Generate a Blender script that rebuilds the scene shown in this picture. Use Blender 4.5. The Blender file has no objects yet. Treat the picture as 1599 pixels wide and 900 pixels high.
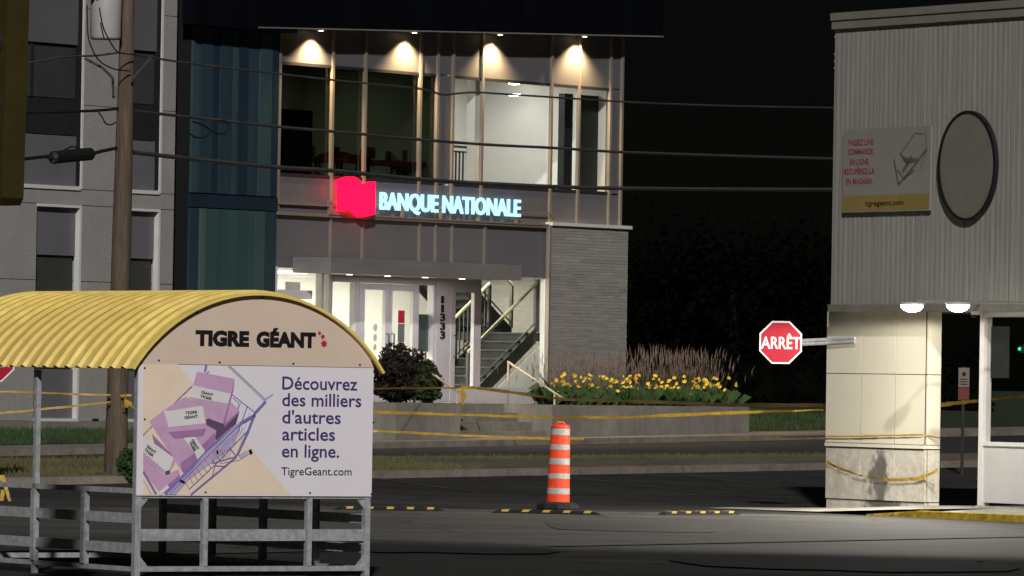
import bpy, bmesh, math, random
from mathutils import Vector, Matrix
import numpy as np
random.seed(7)
rnd = random.Random(11)
PI = math.pi
C = bpy.context.scene.collection
SC = bpy.context.scene

# ------------------------------------------------------------------ camera
F_PX, PITCH, ROLL, EYE = 9600.0, math.atan(143 / 9600.0), math.radians(.95), 1.6
_cp, _sp, _cr, _sr = math.cos(PITCH), math.sin(PITCH), math.cos(ROLL), math.sin(ROLL)
_R0, _U0, FW = Vector((1, 0, 0)), Vector((0, -_sp, _cp)), Vector((0, _cp, _sp))
CX, CY = _cr * _R0 + _sr * _U0, -_sr * _R0 + _cr * _U0
cam_d = bpy.data.cameras.new('camera')
cam = bpy.data.objects.new('camera', cam_d)
C.objects.link(cam)
cam_d.sensor_width = 36
cam_d.lens = 36 * F_PX / 1599
cam_d.clip_start, cam_d.clip_end = 1, 3000
m = Matrix((CX, CY, -FW)).transposed().to_4x4()
m.translation = (0, 0, EYE)
cam.matrix_world = m
SC.camera = cam

# ------------------------------------------------------------------ sky, sun
SUN_EL, SUN_AZ = math.radians(29), math.radians(0)      # azimuth measured from -Y (behind the camera) towards +X
w = bpy.data.worlds.new('World')
SC.world = w
w.use_nodes = True
nt = w.node_tree
bg = nt.nodes['Background']
sky = nt.nodes.new('ShaderNodeTexSky')
sky.sky_type = 'NISHITA'
sky.sun_disc = False
sky.sun_elevation = SUN_EL
sky.sun_rotation = math.radians(180) - SUN_AZ
nt.links.new(sky.outputs[0], bg.inputs[0])
bg.inputs[1].default_value = 0.0004
sd = bpy.data.lights.new('sun', 'SUN')
sd.energy = 2.6
sd.angle = math.radians(1.5)
sd.color = (1, .965, .925)
so = bpy.data.objects.new('sun', sd)
C.objects.link(so)
ld = Vector((math.sin(SUN_AZ) * math.cos(SUN_EL), -math.cos(SUN_AZ) * math.cos(SUN_EL), math.sin(SUN_EL)))
so.rotation_euler = ld.to_track_quat('Z', 'Y').to_euler()
so.location = (5, -20, 40)
SC.view_settings.view_transform = 'Standard'
SC.view_settings.look = 'None'
SC.view_settings.exposure = 0
SC.view_settings.gamma = 1


# ------------------------------------------------------------------ helpers: rays and planes
def ray(x, y):
    return FW + CX * ((x - 799.5) / F_PX) - CY * ((y - 450) / F_PX)


def at(x, y, Y):
    d = ray(x, y)
    return Vector((0, 0, EYE)) + d * (Y / d.y)


class Plane:
    """a vertical wall plane: origin on it, heading d, outward normal n; K() turns a photo point into (along, height)"""

    def __init__(s, ox, oy, ang):
        s.o = Vector((ox, oy, 0))
        s.ang = ang
        s.d = Vector((math.cos(ang), math.sin(ang), 0))
        s.n = Vector((s.d.y, -s.d.x, 0))

    def K(s, x, y, off=0.0):
        r = ray(x, y)
        o = s.o + s.n * off
        det = s.d.x * (-r.y) + r.x * s.d.y
        k = ((-o.x) * (-r.y) + r.x * (-o.y)) / det
        t = (s.d.x * (-o.y) - s.d.y * (-o.x)) / det
        return k, EYE + t * r.z

    def rect(s, x0, y0, x1, y1, off=0.0):
        k0, z1 = s.K(x0, y0, off)
        k1, z0 = s.K(x1, y1, off)
        return k0, k1, z0, z1

    def world(s, k, off, z):
        p = s.o + s.d * k + s.n * off
        return Vector((p.x, p.y, z))


BK = Plane(-.93835, 117.0, math.atan(1.35))
ST = Plane(5.22988, 77.5, -math.atan(1.6))
CO = Plane(-2.88, 47.5, math.radians(33))


# ------------------------------------------------------------------ helpers: materials
def mat(name, col, rough=.7, var=.15, scale=6.0, bump=0.0, metal=0.0, spec=.4, stretch=(1, 1, 1), col2=None, fine=0, emit=None):
    mt = bpy.data.materials.new(name)
    mt.use_nodes = True
    t = mt.node_tree
    b = t.nodes['Principled BSDF']
    b.inputs['Roughness'].default_value = rough
    b.inputs['Metallic'].default_value = metal
    b.inputs['Specular IOR Level'].default_value = spec
    tc = t.nodes.new('ShaderNodeTexCoord')
    mp = t.nodes.new('ShaderNodeMapping')
    mp.inputs['Scale'].default_value = stretch
    t.links.new(tc.outputs['Object'], mp.inputs[0])
    no = t.nodes.new('ShaderNodeTexNoise')
    no.inputs['Scale'].default_value = scale
    no.inputs['Detail'].default_value = 6
    no.inputs['Roughness'].default_value = .65
    t.links.new(mp.outputs[0], no.inputs['Vector'])
    rp = t.nodes.new('ShaderNodeValToRGB')
    c2 = col2 or tuple(c * (1 + var) for c in col)
    c1 = tuple(c * (1 - var) for c in col) if not col2 else col
    rp.color_ramp.elements[0].position = .3
    rp.color_ramp.elements[1].position = .7
    rp.color_ramp.elements[0].color = (*c1, 1)
    rp.color_ramp.elements[1].color = (*[min(1, c) for c in c2], 1)
    t.links.new(no.outputs['Fac'], rp.inputs[0])
    out = rp.outputs[0]
    if fine:
        n2 = t.nodes.new('ShaderNodeTexNoise')
        n2.inputs['Scale'].default_value = fine
        n2.inputs['Detail'].default_value = 3
        t.links.new(mp.outputs[0], n2.inputs['Vector'])
        r2 = t.nodes.new('ShaderNodeValToRGB')
        r2.color_ramp.elements[0].position = .25
        r2.color_ramp.elements[1].position = .75
        r2.color_ramp.elements[0].color = (.84, .84, .84, 1)
        r2.color_ramp.elements[1].color = (1.13, 1.13, 1.13, 1)
        t.links.new(n2.outputs['Fac'], r2.inputs[0])
        mx = t.nodes.new('ShaderNodeMix')
        mx.data_type = 'RGBA'
        mx.blend_type = 'MULTIPLY'
        mx.inputs['Factor'].default_value = 1
        t.links.new(out, mx.inputs['A'])
        t.links.new(r2.outputs[0], mx.inputs['B'])
        out = mx.outputs['Result']
    t.links.new(out, b.inputs['Base Color'])
    if bump:
        bp = t.nodes.new('ShaderNodeBump')
        bp.inputs['Strength'].default_value = bump
        bp.inputs['Distance'].default_value = .02
        t.links.new(no.outputs['Fac'], bp.inputs['Height'])
        t.links.new(bp.outputs[0], b.inputs['Normal'])
    if emit:
        b.inputs['Emission Color'].default_value = (*emit[0], 1)
        b.inputs['Emission Strength'].default_value = emit[1]
    return mt


def stain(mt, centre, radius, col, noise=3.0, amt=.9, squash=(1, 1, 1)):
    """a dirt patch with its own outline, at a fixed place of the object"""
    t = mt.node_tree
    b = t.nodes['Principled BSDF']
    src = b.inputs['Base Color'].links[0].from_socket
    tc = t.nodes.new('ShaderNodeTexCoord')
    vm = t.nodes.new('ShaderNodeVectorMath')
    vm.operation = 'SUBTRACT'
    vm.inputs[1].default_value = centre
    t.links.new(tc.outputs['Object'], vm.inputs[0])
    v2 = t.nodes.new('ShaderNodeVectorMath')
    v2.operation = 'MULTIPLY'
    v2.inputs[1].default_value = squash
    t.links.new(vm.outputs[0], v2.inputs[0])
    ln = t.nodes.new('ShaderNodeVectorMath')
    ln.operation = 'LENGTH'
    t.links.new(v2.outputs[0], ln.inputs[0])
    no = t.nodes.new('ShaderNodeTexNoise')
    no.inputs['Scale'].default_value = noise
    no.inputs['Detail'].default_value = 8
    t.links.new(tc.outputs['Object'], no.inputs['Vector'])
    ma = t.nodes.new('ShaderNodeMath')
    ma.operation = 'MULTIPLY_ADD'
    ma.inputs[1].default_value = radius * 1.6
    t.links.new(no.outputs['Fac'], ma.inputs[0])
    t.links.new(ln.outputs['Value'], ma.inputs[2])
    rp = t.nodes.new('ShaderNodeMapRange')
    rp.inputs['From Min'].default_value = radius * 1.45
    rp.inputs['From Max'].default_value = radius * 1.8
    rp.inputs['To Min'].default_value = amt
    rp.inputs['To Max'].default_value = 0
    t.links.new(ma.outputs[0], rp.inputs['Value'])
    mx = t.nodes.new('ShaderNodeMix')
    mx.data_type = 'RGBA'
    t.links.new(rp.outputs[0], mx.inputs['Factor'])
    t.links.new(src, mx.inputs['A'])
    mx.inputs['B'].default_value = (*col, 1)
    t.links.new(mx.outputs['Result'], b.inputs['Base Color'])
    return mt


def emis(name, col, s):
    mt = bpy.data.materials.new(name)
    mt.use_nodes = True
    t = mt.node_tree
    t.nodes.clear()
    e = t.nodes.new('ShaderNodeEmission')
    e.inputs[0].default_value = (*col, 1)
    e.inputs[1].default_value = s
    o = t.nodes.new('ShaderNodeOutputMaterial')
    t.links.new(e.outputs[0], o.inputs[0])
    return mt


def glass(name, tint=(1, 1, 1), refl=.06, rough=.02):
    mt = bpy.data.materials.new(name)
    mt.use_nodes = True
    t = mt.node_tree
    t.nodes.clear()
    a = t.nodes.new('ShaderNodeBsdfTransparent')
    a.inputs[0].default_value = (*tint, 1)
    g = t.nodes.new('ShaderNodeBsdfGlossy')
    g.inputs['Roughness'].default_value = rough
    lw = t.nodes.new('ShaderNodeLayerWeight')
    pw = t.nodes.new('ShaderNodeMath')
    pw.operation = 'POWER'
    pw.inputs[1].default_value = 5
    t.links.new(lw.outputs['Facing'], pw.inputs[0])
    ad = t.nodes.new('ShaderNodeMath')
    ad.operation = 'MULTIPLY_ADD'
    ad.inputs[1].default_value = .5
    ad.inputs[2].default_value = refl * .5
    t.links.new(pw.outputs[0], ad.inputs[0])
    mx = t.nodes.new('ShaderNodeMixShader')
    t.links.new(ad.outputs[0], mx.inputs[0])
    t.links.new(a.outputs[0], mx.inputs[1])
    t.links.new(g.outputs[0], mx.inputs[2])
    o = t.nodes.new('ShaderNodeOutputMaterial')
    t.links.new(mx.outputs[0], o.inputs[0])
    return mt


M = {}
M['asphalt'] = mat('asphalt', (.033, .033, .033), .9, .45, .8, .12, fine=16, spec=.2, stretch=(.3, 1.4, 1))
def cracks(mt, sc_, wd, dark):
    """thin wandering cracks and tar-dark blotches that belong to the paving"""
    t = mt.node_tree
    b = t.nodes['Principled BSDF']
    src = b.inputs['Base Color'].links[0].from_socket
    tc = t.nodes.new('ShaderNodeTexCoord')
    no = t.nodes.new('ShaderNodeTexNoise')
    no.inputs['Scale'].default_value = .8
    no.inputs['Detail'].default_value = 5
    t.links.new(tc.outputs['Object'], no.inputs['Vector'])
    ad = t.nodes.new('ShaderNodeVectorMath')
    ad.operation = 'MULTIPLY_ADD'
    ad.inputs[1].default_value = (2.2, 2.2, 0)
    t.links.new(no.outputs['Color'], ad.inputs[0])
    t.links.new(tc.outputs['Object'], ad.inputs[2])
    vo = t.nodes.new('ShaderNodeTexVoronoi')
    vo.feature = 'DISTANCE_TO_EDGE'
    vo.inputs['Scale'].default_value = sc_
    t.links.new(ad.outputs[0], vo.inputs['Vector'])
    mr = t.nodes.new('ShaderNodeMapRange')
    for i, q in enumerate((wd * .3, wd, dark, 0)): mr.inputs[i + 1].default_value = q
    t.links.new(vo.outputs['Distance'], mr.inputs[0])
    n2 = t.nodes.new('ShaderNodeTexNoise')
    n2.inputs['Scale'].default_value = .55
    n2.inputs['Detail'].default_value = 7
    n2.inputs['Roughness'].default_value = .7
    t.links.new(tc.outputs['Object'], n2.inputs['Vector'])
    m2 = t.nodes.new('ShaderNodeMapRange')
    for i, q in enumerate((.56, .68, 0, dark * .6)): m2.inputs[i + 1].default_value = q
    t.links.new(n2.outputs['Fac'], m2.inputs[0])
    mxm = t.nodes.new('ShaderNodeMath')
    mxm.operation = 'MAXIMUM'
    t.links.new(mr.outputs[0], mxm.inputs[0])
    t.links.new(m2.outputs[0], mxm.inputs[1])
    mx = t.nodes.new('ShaderNodeMix')
    mx.data_type = 'RGBA'
    t.links.new(mxm.outputs[0], mx.inputs['Factor'])
    t.links.new(src, mx.inputs['A'])
    mx.inputs['B'].default_value = (.014, .014, .014, 1)
    t.links.new(mx.outputs['Result'], b.inputs['Base Color'])
    return mt
cracks(M['asphalt'], .34, .04, .6)
M['lane'] = mat('worn_asphalt', (.075, .073, .069), .9, .30, .7, .12, fine=16, spec=.1, stretch=(.3, 1.4, 1))
cracks(M['lane'], .4, .035, .5)
M['street'] = mat('street_asphalt', (.028, .028, .029), .85, .35, .5, .1, fine=14, spec=.25)
M['verge'] = mat('verge_soil', (.07, .062, .035), .95, 0, .9, .6, fine=9, col2=(.16, .13, .10))
M['curb'] = mat('curb_concrete', (.22, .19, .16), .9, .3, 2.5, .3, fine=14)
M['walk'] = mat('sidewalk_concrete', (.2, .185, .165), .9, .25, 1.2, .2, fine=16)
M['lawn'] = mat('lawn_soil', (.018, .03, .009), .95, .4, 1.5, .4, fine=10)
M['grass'] = mat('grass_blade', (.025, .055, .012), .8, .5, .8)
M['drygrass'] = mat('dry_grass_blade', (.085, .085, .03), .9, .4, .6)
M['conc'] = mat('wall_concrete', (.295, .287, .278), .9, .10, 1.1, .08, fine=22)
M['plant_conc'] = mat('planter_concrete', (.22, .205, .18), .9, .3, .9, .3, stretch=(1, 1, .4), fine=12)
M['spandrel'] = mat('grey_spandrel', (.132, .131, .145), .45, .10, .7)
M['spandrel_up'] = mat('grey_panel', (.115, .113, .122), .45, .10, .7)
M['white_metal'] = mat('white_aluminium', (.62, .61, .6), .45, .08, 3)
M['champ'] = mat('champagne_aluminium', (.245, .215, .185), .4, .12, 2, metal=.2)
M['lilac'] = mat('pale_aluminium', (.5, .475, .495), .45, .08, 2)
M['dark_metal'] = mat('dark_metal', (.02, .02, .022), .5, .2, 4)
M['black'] = mat('black_void', (.004, .004, .006), .9, .2, 3)
M['navy'] = mat('navy_cladding', (.0028, .0036, .0062), .7, .4, 1.2, stretch=(3, 3, .3), spec=.04)
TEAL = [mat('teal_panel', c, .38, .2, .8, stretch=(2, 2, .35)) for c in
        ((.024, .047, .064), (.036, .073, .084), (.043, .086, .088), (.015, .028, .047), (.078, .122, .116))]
M['canopy'] = mat('canopy_metal', (.28, .27, .262), .35, .2, 1.2, stretch=(.5, 1, 2), metal=.3)
M['stone'] = mat('stone_course', (.29, .272, .252), .9, .14, 3.5, .1, stretch=(.6, 1, 5), fine=20)
M['stone2'] = mat('stone_course_light', (.315, .297, .276), .9, .14, 3.5, .1, stretch=(.6, 1, 5), fine=20)
M['stone3'] = mat('stone_course_dark', (.262, .246, .23), .9, .14, 3.5, .1, stretch=(.6, 1, 5), fine=20)
M['room'] = mat('room_paint', (.71, .71, .69), .8, .05, 1)
M['room2'] = mat('room_paint_green', (.27, .275, .215), .85, .1, 1)
M['roomfloor'] = mat('room_floor', (.25, .24, .22), .7, .1, 2)
M['stair'] = mat('stair_dark', (.013, .0145, .0145), .6, .25, 3)
M['nosing'] = mat('stair_nosing', (.05, .053, .05), .6, .1, 3)
M['rail'] = mat('stair_railing', (.06, .065, .062), .5, .2, 3)
M['handwood'] = mat('pale_handrail', (.42, .42, .27), .5, .15, 4)
M['glass'] = glass('window_glass', (.96, .97, .95))
M['darkglass'] = glass('tinted_glass', (.42, .46, .42), .07)
M['blind'] = mat('dim_blind', (.035, .04, .038), .8, .25, .7)
M['wood'] = mat('pole_wood', (.10, .073, .052), .95, .45, 2.2, .5, stretch=(5, 5, .5), fine=9)
M['galv'] = mat('galvanised_steel', (.30, .31, .33), .5, 0, 14, col2=(.55, .56, .58), metal=.25, fine=30)
M['yellow'] = mat('roof_yellow', (.82, .61, .15), .5, .09, 1.3, col2=(.88, .69, .21), stretch=(1, 1, 1), fine=7)
stain(M['yellow'], (.4, 1.6, 1.9), .7, (.55, .38, .10), 3.5, .4, (1, .5, 1))
M['peach'] = mat('board_peach', (.72, .575, .465), .55, .05, 2)
M['board'] = mat('board_white', (.83, .79, .86), .5, .03, 1.5)
M['ink'] = mat('black_ink', (.012, .01, .012), .5, .1)
M['purple_ink'] = mat('purple_ink', (.07, .042, .17), .5, .08)
M['banner_red'] = mat('banner_red', (.26, .03, .045), .6, .15, 9)
M['red_ink'] = mat('red_ink', (.5, .02, .03), .5, .1)
M['red'] = mat('sign_red', (.37, .005, .02), .5, .12, 5, spec=.2)
M['signwhite'] = mat('sign_white', (.78, .77, .78), .4, .05)
M['siding'] = mat('ribbed_siding', (.275, .267, .247), .7, .14, 2, stretch=(6, 6, .2), fine=9)
M['siding_trim'] = mat('siding_trim', (.185, .177, .152), .6, .12, 2)
M['tile'] = mat('cream_panel', (.56, .53, .43), .7, .05, 1.5, .03)
M['base'] = mat('concrete_panel', (.42, .395, .34), .9, .2, 5, .3, fine=18)
M['soffit'] = mat('soffit_paint', (.55, .53, .48), .7, .08)
M['orange'] = mat('barrel_orange', (.93, .075, .022), .5, .16, 7, fine=25)
M['reflect'] = mat('reflective_band', (.44, .42, .41), .5, .2, 14, fine=40)
M['rubber'] = mat('black_rubber', (.012, .012, .012), .8, .3, 8)
M['paint_yellow'] = mat('bumper_yellow', (.50, .35, .075), .8, .35, 16)
M['tape'] = mat('caution_tape', (.40, .245, .03), .5, .3, 9)
M['curbyellow'] = mat('curb_yellow', (.45, .30, .02), .8, .5, 7, .3, fine=14)
M['cable'] = mat('cable_black', (.009, .009, .009), .6, .2)
M['cable2'] = mat('cable_grey', (.05, .05, .05), .5, .3, 3)
M['tank'] = mat('transformer_paint', (.38, .375, .365), .5, .08, 2)
M['leaf_dark'] = mat('barberry_leaf', (.014, .0095, .008), .7, .5, 5)
M['leaf_green'] = mat('shrub_leaf', (.028, .042, .012), .7, .5, 5)
M['leaf'] = mat('lily_leaf', (.035, .075, .016), .7, .4, 4)
M['bloom'] = mat('lily_bloom', (.85, .58, .06), .6, .25, 20)
M['bloom2'] = mat('lily_bloom_orange', (.62, .27, .03), .6, .2, 20)
M['plume'] = mat('grass_plume', (.19, .135, .11), .9, .35, 4)
M['reed'] = mat('reed_stem', (.085, .09, .04), .8, .4, 3)
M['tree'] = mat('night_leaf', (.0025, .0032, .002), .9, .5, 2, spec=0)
M['bark'] = mat('bark', (.03, .025, .02), .9, .3, 4)
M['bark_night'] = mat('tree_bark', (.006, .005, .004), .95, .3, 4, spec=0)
M['olive'] = mat('signal_yellow', (.036, .028, .0035), .6, .2, 4)
M['chair'] = mat('red_upholstery', (.13, .014, .02), .8, .2, 6)
M['pipe'] = mat('handrail_pipe', (.50, .43, .34), .4, .15, 3, metal=.2)
M['soil'] = mat('planter_soil', (.012, .009, .007), .95, .3, 4, .5)


# ------------------------------------------------------------------ helpers: objects
def tag(o, label=None, cat=None, group=None, kind=None):
    if label: o['label'] = label
    if cat: o['category'] = cat
    if group: o['group'] = group
    if kind: o['kind'] = kind
    return o


def thing(name, label, cat, loc=(0, 0, 0), rz=0.0, group=None):
    o = bpy.data.objects.new(name, None)
    o.empty_display_size = .3
    C.objects.link(o)
    o.location = loc
    o.rotation_euler = (0, 0, rz)
    return tag(o, label, cat, group)


class MB:
    def __init__(s):
        s.v, s.f, s.m = [], [], []

    def face(s, pts, mi=0):
        n = len(s.v)
        s.v += [tuple(p) for p in pts]
        s.f.append(tuple(range(n, n + len(pts))))
        s.m.append(mi)
        return s

    def box(s, x0, x1, y0, y1, z0, z1, mi=0):
        n = len(s.v)
        s.v += [(x, y, z) for z in (z0, z1) for y in (y0, y1) for x in (x0, x1)]
        for q in ((0, 2, 3, 1), (4, 5, 7, 6), (0, 1, 5, 4), (2, 6, 7, 3), (0, 4, 6, 2), (1, 3, 7, 5)):
            s.f.append(tuple(n + i for i in q))
            s.m.append(mi)
        return s

    def prism(s, pts, y0, y1, mi=0):
        """outline in (x, z), extruded from y0 to y1"""
        n, c = len(s.v), len(pts)
        s.v += [(p[0], y0, p[1]) for p in pts] + [(p[0], y1, p[1]) for p in pts]
        s.f += [tuple(range(n, n + c)), tuple(range(n + 2 * c - 1, n + c - 1, -1))]
        s.m += [mi, mi]
        for i in range(c):
            j = (i + 1) % c
            s.f.append((n + i, n + c + i, n + c + j, n + j))
            s.m.append(mi)
        return s

    def tube(s, pts, r, n=8, mi=0, caps=True):
        pts = [Vector(p) for p in pts]
        rs = r if isinstance(r, (list, tuple)) else [r] * len(pts)
        b = len(s.v)
        for i, p in enumerate(pts):
            t = (pts[min(i + 1, len(pts) - 1)] - pts[max(i - 1, 0)]).normalized()
            ref = Vector((0, 0, 1)) if abs(t.z) < .9 else Vector((1, 0, 0))
            u = t.cross(ref).normalized()
            v = u.cross(t)
            for k in range(n):
                a = 2 * PI * k / n
                s.v.append(tuple(p + (u * math.cos(a) + v * math.sin(a)) * rs[i]))
        for i in range(len(pts) - 1):
            for k in range(n):
                k2 = (k + 1) % n
                s.f.append((b + i * n + k, b + i * n + k2, b + (i + 1) * n + k2, b + (i + 1) * n + k))
                s.m.append(mi)
        if caps:
            s.f += [tuple(b + k for k in range(n)), tuple(b + (len(pts) - 1) * n + k for k in range(n - 1, -1, -1))]
            s.m += [mi, mi]
        return s

    def lathe(s, prof, n=16, c=(0, 0), mi=0, caps=True):
        b = len(s.v)
        for (r, z) in prof:
            for k in range(n):
                a = 2 * PI * k / n
                s.v.append((c[0] + r * math.cos(a), c[1] + r * math.sin(a), z))
        for i in range(len(prof) - 1):
            for k in range(n):
                k2 = (k + 1) % n
                s.f.append((b + i * n + k, b + i * n + k2, b + (i + 1) * n + k2, b + (i + 1) * n + k))
                s.m.append(mi)
        if caps:
            s.f += [tuple(b + k for k in range(n - 1, -1, -1)), tuple(b + (len(prof) - 1) * n + k for k in range(n))]
            s.m += [mi, mi]
        return s

    def strip(s, pts, wd, y, mi=0):
        """flat printed line in the (x, z) plane"""
        for a, b in zip(pts[:-1], pts[1:]):
            dx, dz = b[0] - a[0], b[1] - a[1]
            l = math.hypot(dx, dz) or 1
            ox, oz = -dz / l * wd / 2, dx / l * wd / 2
            s.face([(a[0] + ox, y, a[1] + oz), (b[0] + ox, y, b[1] + oz), (b[0] - ox, y, b[1] - oz), (a[0] - ox, y, a[1] - oz)], mi)
        return s

    def build(s, name, mats, parent=None, smooth=False, label=None):
        me = bpy.data.meshes.new(name)
        me.from_pydata(s.v, [], s.f)
        if not isinstance(mats, (list, tuple)): mats = [mats]
        for x in mats: me.materials.append(x)
        me.polygons.foreach_set('material_index', s.m)
        bm = bmesh.new()
        bm.from_mesh(me)
        bmesh.ops.recalc_face_normals(bm, faces=bm.faces)
        bm.to_mesh(me)
        bm.free()
        if smooth:
            me.polygons.foreach_set('use_smooth', [True] * len(me.polygons))
        me.update()
        o = bpy.data.objects.new(name, me)
        C.objects.link(o)
        if parent: o.parent = parent
        if label: o['label'] = label
        return o


def pbox(name, mt, parent, *a, label=None):
    return MB().box(*a).build(name, mt, parent, label=label)


def copy_tree(o, parent=None):
    c = o.copy()
    C.objects.link(c)
    if parent: c.parent = parent
    for ch in list(o.children): copy_tree(ch, c)
    return c


def inst(o, name=None, parent=None, loc=(0, 0, 0), rot=(0, 0, 0), sc=(1, 1, 1)):
    c = o.copy()
    C.objects.link(c)
    c.parent = parent
    c.location, c.rotation_euler, c.scale = loc, rot, sc
    return c


_tc = {}


def text_geo(st, bold=0.0, ext=0.0):
    key = (st, bold, ext)
    if key not in _tc:
        cu = bpy.data.curves.new('lettering', 'FONT')
        cu.body, cu.size, cu.offset, cu.extrude = st, 1, bold, ext
        cu.resolution_u = 3
        ob = bpy.data.objects.new('lettering', cu)
        C.objects.link(ob)
        dg = bpy.context.evaluated_depsgraph_get()
        dg.update()
        me = bpy.data.meshes.new_from_object(ob.evaluated_get(dg))
        _tc[key] = ([tuple(v.co) for v in me.vertices], [tuple(p.vertices) for p in me.polygons])
        bpy.data.objects.remove(ob)
        bpy.data.meshes.remove(me)
        bpy.data.curves.remove(cu)
    return _tc[key]


CAP = max(v[1] for v in text_geo('H')[0])


def put_text(mb, st, x0, x1, z, cap, y, bold=0.0, ext=0.0, mi=0, rot=0.0):
    """lettering fitted between x0 and x1 with its baseline at z"""
    v, f = text_geo(st, bold, ext)
    a, b = min(p[0] for p in v), max(p[0] for p in v)
    sx, sz = (x1 - x0) / (b - a), cap / CAP
    n = len(mb.v)
    cr, sr = math.cos(rot), math.sin(rot)
    for p in v:
        X, Z = (p[0] - a) * sx, p[1] * sz
        mb.v.append((x0 + X * cr - Z * sr, y - p[2], z + X * sr + Z * cr))
    for q in f:
        mb.f.append(tuple(n + i for i in q))
        mb.m.append(mi)
    return mb


def lamp(name, kind, loc, energy, col, parent=None, **kw):
    d = bpy.data.lights.new(name, kind)
    d.energy, d.color = energy, col
    for k, v in kw.items():
        if k != 'rot': setattr(d, k, v)
    o = bpy.data.objects.new(name, d)
    C.objects.link(o)
    o.location = loc
    if 'rot' in kw: o.rotation_euler = kw['rot']
    if parent: o.parent = parent
    return o


# ------------------------------------------------------------------ the ground, in strips along the street
def clampk(k, a, b): return max(a, min(b, k))
def z_far(k): return .46 + .0135 * (clampk(k, -26, 20) + 3)       # street edge by the bank
def z_near(k): return .30 + .0035 * (clampk(k, -40, 20) + 15)     # street edge by the parking lot
def z_lot(k): return clampk(.09 + .0087 * (k + 29), .05, .30)     # foot of the verge


def zone(name, mt, ws, ks, zf, kind='structure'):
    mb = MB()
    nk = len(ks)
    for wv in ws:
        for k in ks:
            p = BK.world(k, wv, zf(k, wv))
            mb.v.append(tuple(p))
    for i in range(len(ws) - 1):
        for j in range(nk - 1):
            mb.f.append((i * nk + j, i * nk + j + 1, (i + 1) * nk + j + 1, (i + 1) * nk + j))
            mb.m.append(0)
    o = mb.build(name, mt, smooth=True)
    o['kind'] = kind
    return o


KS = [-700, -160, -80] + list(range(-60, 31, 2)) + [60, 140, 700]
def z_park(k, wv):
    t = clampk((25 - wv) / 9.0, 0, 1)
    return z_lot(k) * t
zone('parking_lot', M['asphalt'], [16, 18, 20, 22, 24, 25, 27, 32, 40, 60, 100, 300], KS, z_park)
zone('verge', M['verge'], [12.15, 12.8, 13.6, 14.6, 15.6], KS, lambda k, wv: z_near(k) + .07 + (z_lot(k) + .09 - z_near(k) - .07) * (wv - 12.15) / 3.45 + .02 * math.sin(k * 1.7 + wv * 3))
ln_ = MB()
row = []
for i in range(25):
    u = i / 24
    xa = -16 + 44 * u
    # far edge: the row of rubber bumpers; near edge: a seam parallel to the street
    q = BK.o + BK.n * 35.65
    kk = (xa - q.x) / BK.d.x
    near = q + BK.d * kk
    row.append(((xa, 74.95 + .02 * xa, .009), (near.x, min(near.y, 74.5), .009)))
for a, b in zip(row[:-1], row[1:]): ln_.face([a[0], b[0], b[1], a[1]])
tag(ln_.build('drive_lane', M['lane']), kind='structure')
M['tar'] = mat('tar_patch', (.026, .026, .027), .75, .3, 1.5, .1, fine=18, spec=.3)
rp_ = random.Random(33)
for (X, Y, wx, wy) in ((-.2, 79.5, 1.1, 1.6), (2.4, 84.0, 1.6, 2.2), (1.3, 67.0, .9, 1.8), (-.9, 58.0, 1.3, 2.0), (3.0, 55.0, 1.5, 2.4)):
    n = 18
    ring_ = []
    for i in range(n):
        a = 2 * PI * i / n
        sq = max(abs(math.cos(a)), abs(math.sin(a))) ** -.75
        ring_.append((X + wx * sq * math.cos(a) * rp_.uniform(.85, 1.1), Y + wy * sq * math.sin(a) * rp_.uniform(.85, 1.1), .014 + (.025 if Y > 75 else 0) * clampk((Y - 75) / 5, 0, 1)))
    if Y < 78: tag(MB().face(ring_).build('asphalt_patch', M['tar']), kind='structure')
for q in range(2):
    X, Y = rp_.uniform(-1, 5), rp_.uniform(53, 73)
    pts_ = [(X, Y)]
    for i in range(14): pts_.append((pts_[-1][0] + rp_.uniform(.05, .3), pts_[-1][1] + rp_.uniform(-.5, .5)))
    sj = MB()
    for a, b in zip(pts_[:-1], pts_[1:]): sj.face([(a[0], a[1] - .025, .0135), (b[0], b[1] - .025, .0135), (b[0], b[1] + .025, .0135), (a[0], a[1] + .025, .0135)])
    tag(sj.build('sealed_crack', M['tar']), kind='structure')
cb = MB()
for a, b in zip(KS[:-1], KS[1:]):
    for (w0, w1, zf, h) in ((15.6, 16.02, z_lot, .10), (12.0, 12.18, z_near, .08)):
        pts = []
        for k in (a, b):
            for (wv, dz) in ((w1, -.2), (w1, h), (w0, h), (w0, -.2)):
                pts.append(BK.world(k, wv, zf(k) + dz))
        cb.face([pts[0], pts[4], pts[5], pts[1]])
        cb.face([pts[1], pts[5], pts[6], pts[2]])
        cb.face([pts[2], pts[6], pts[7], pts[3]])
tag(cb.build('verge_curb', M['curb']), kind='structure')
zone('street', M['street'], [5.3, 8.5, 12.0], KS, lambda k, wv: z_far(k) + (z_near(k) - z_far(k)) * (wv - 5.3) / 6.7 + (.03 if wv == 8.5 else 0))
zone('sidewalk', M['walk'], [3.3, 5.2], KS, lambda k, wv: z_far(k) + .10)
cb = MB()
for a, b in zip(KS[:-1], KS[1:]):
    pts = []
    for k in (a, b):
        for (wv, dz) in ((5.34, -.2), (5.34, .105), (5.2, .105), (5.2, -.2)):
            pts.append(BK.world(k, wv, z_far(k) + dz))
    cb.face([pts[0], pts[4], pts[5], pts[1]])
    cb.face([pts[1], pts[5], pts[6], pts[2]])
    cb.face([pts[2], pts[6], pts[7], pts[3]])
tag(cb.build('street_curb', M['curb']), kind='structure')


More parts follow.
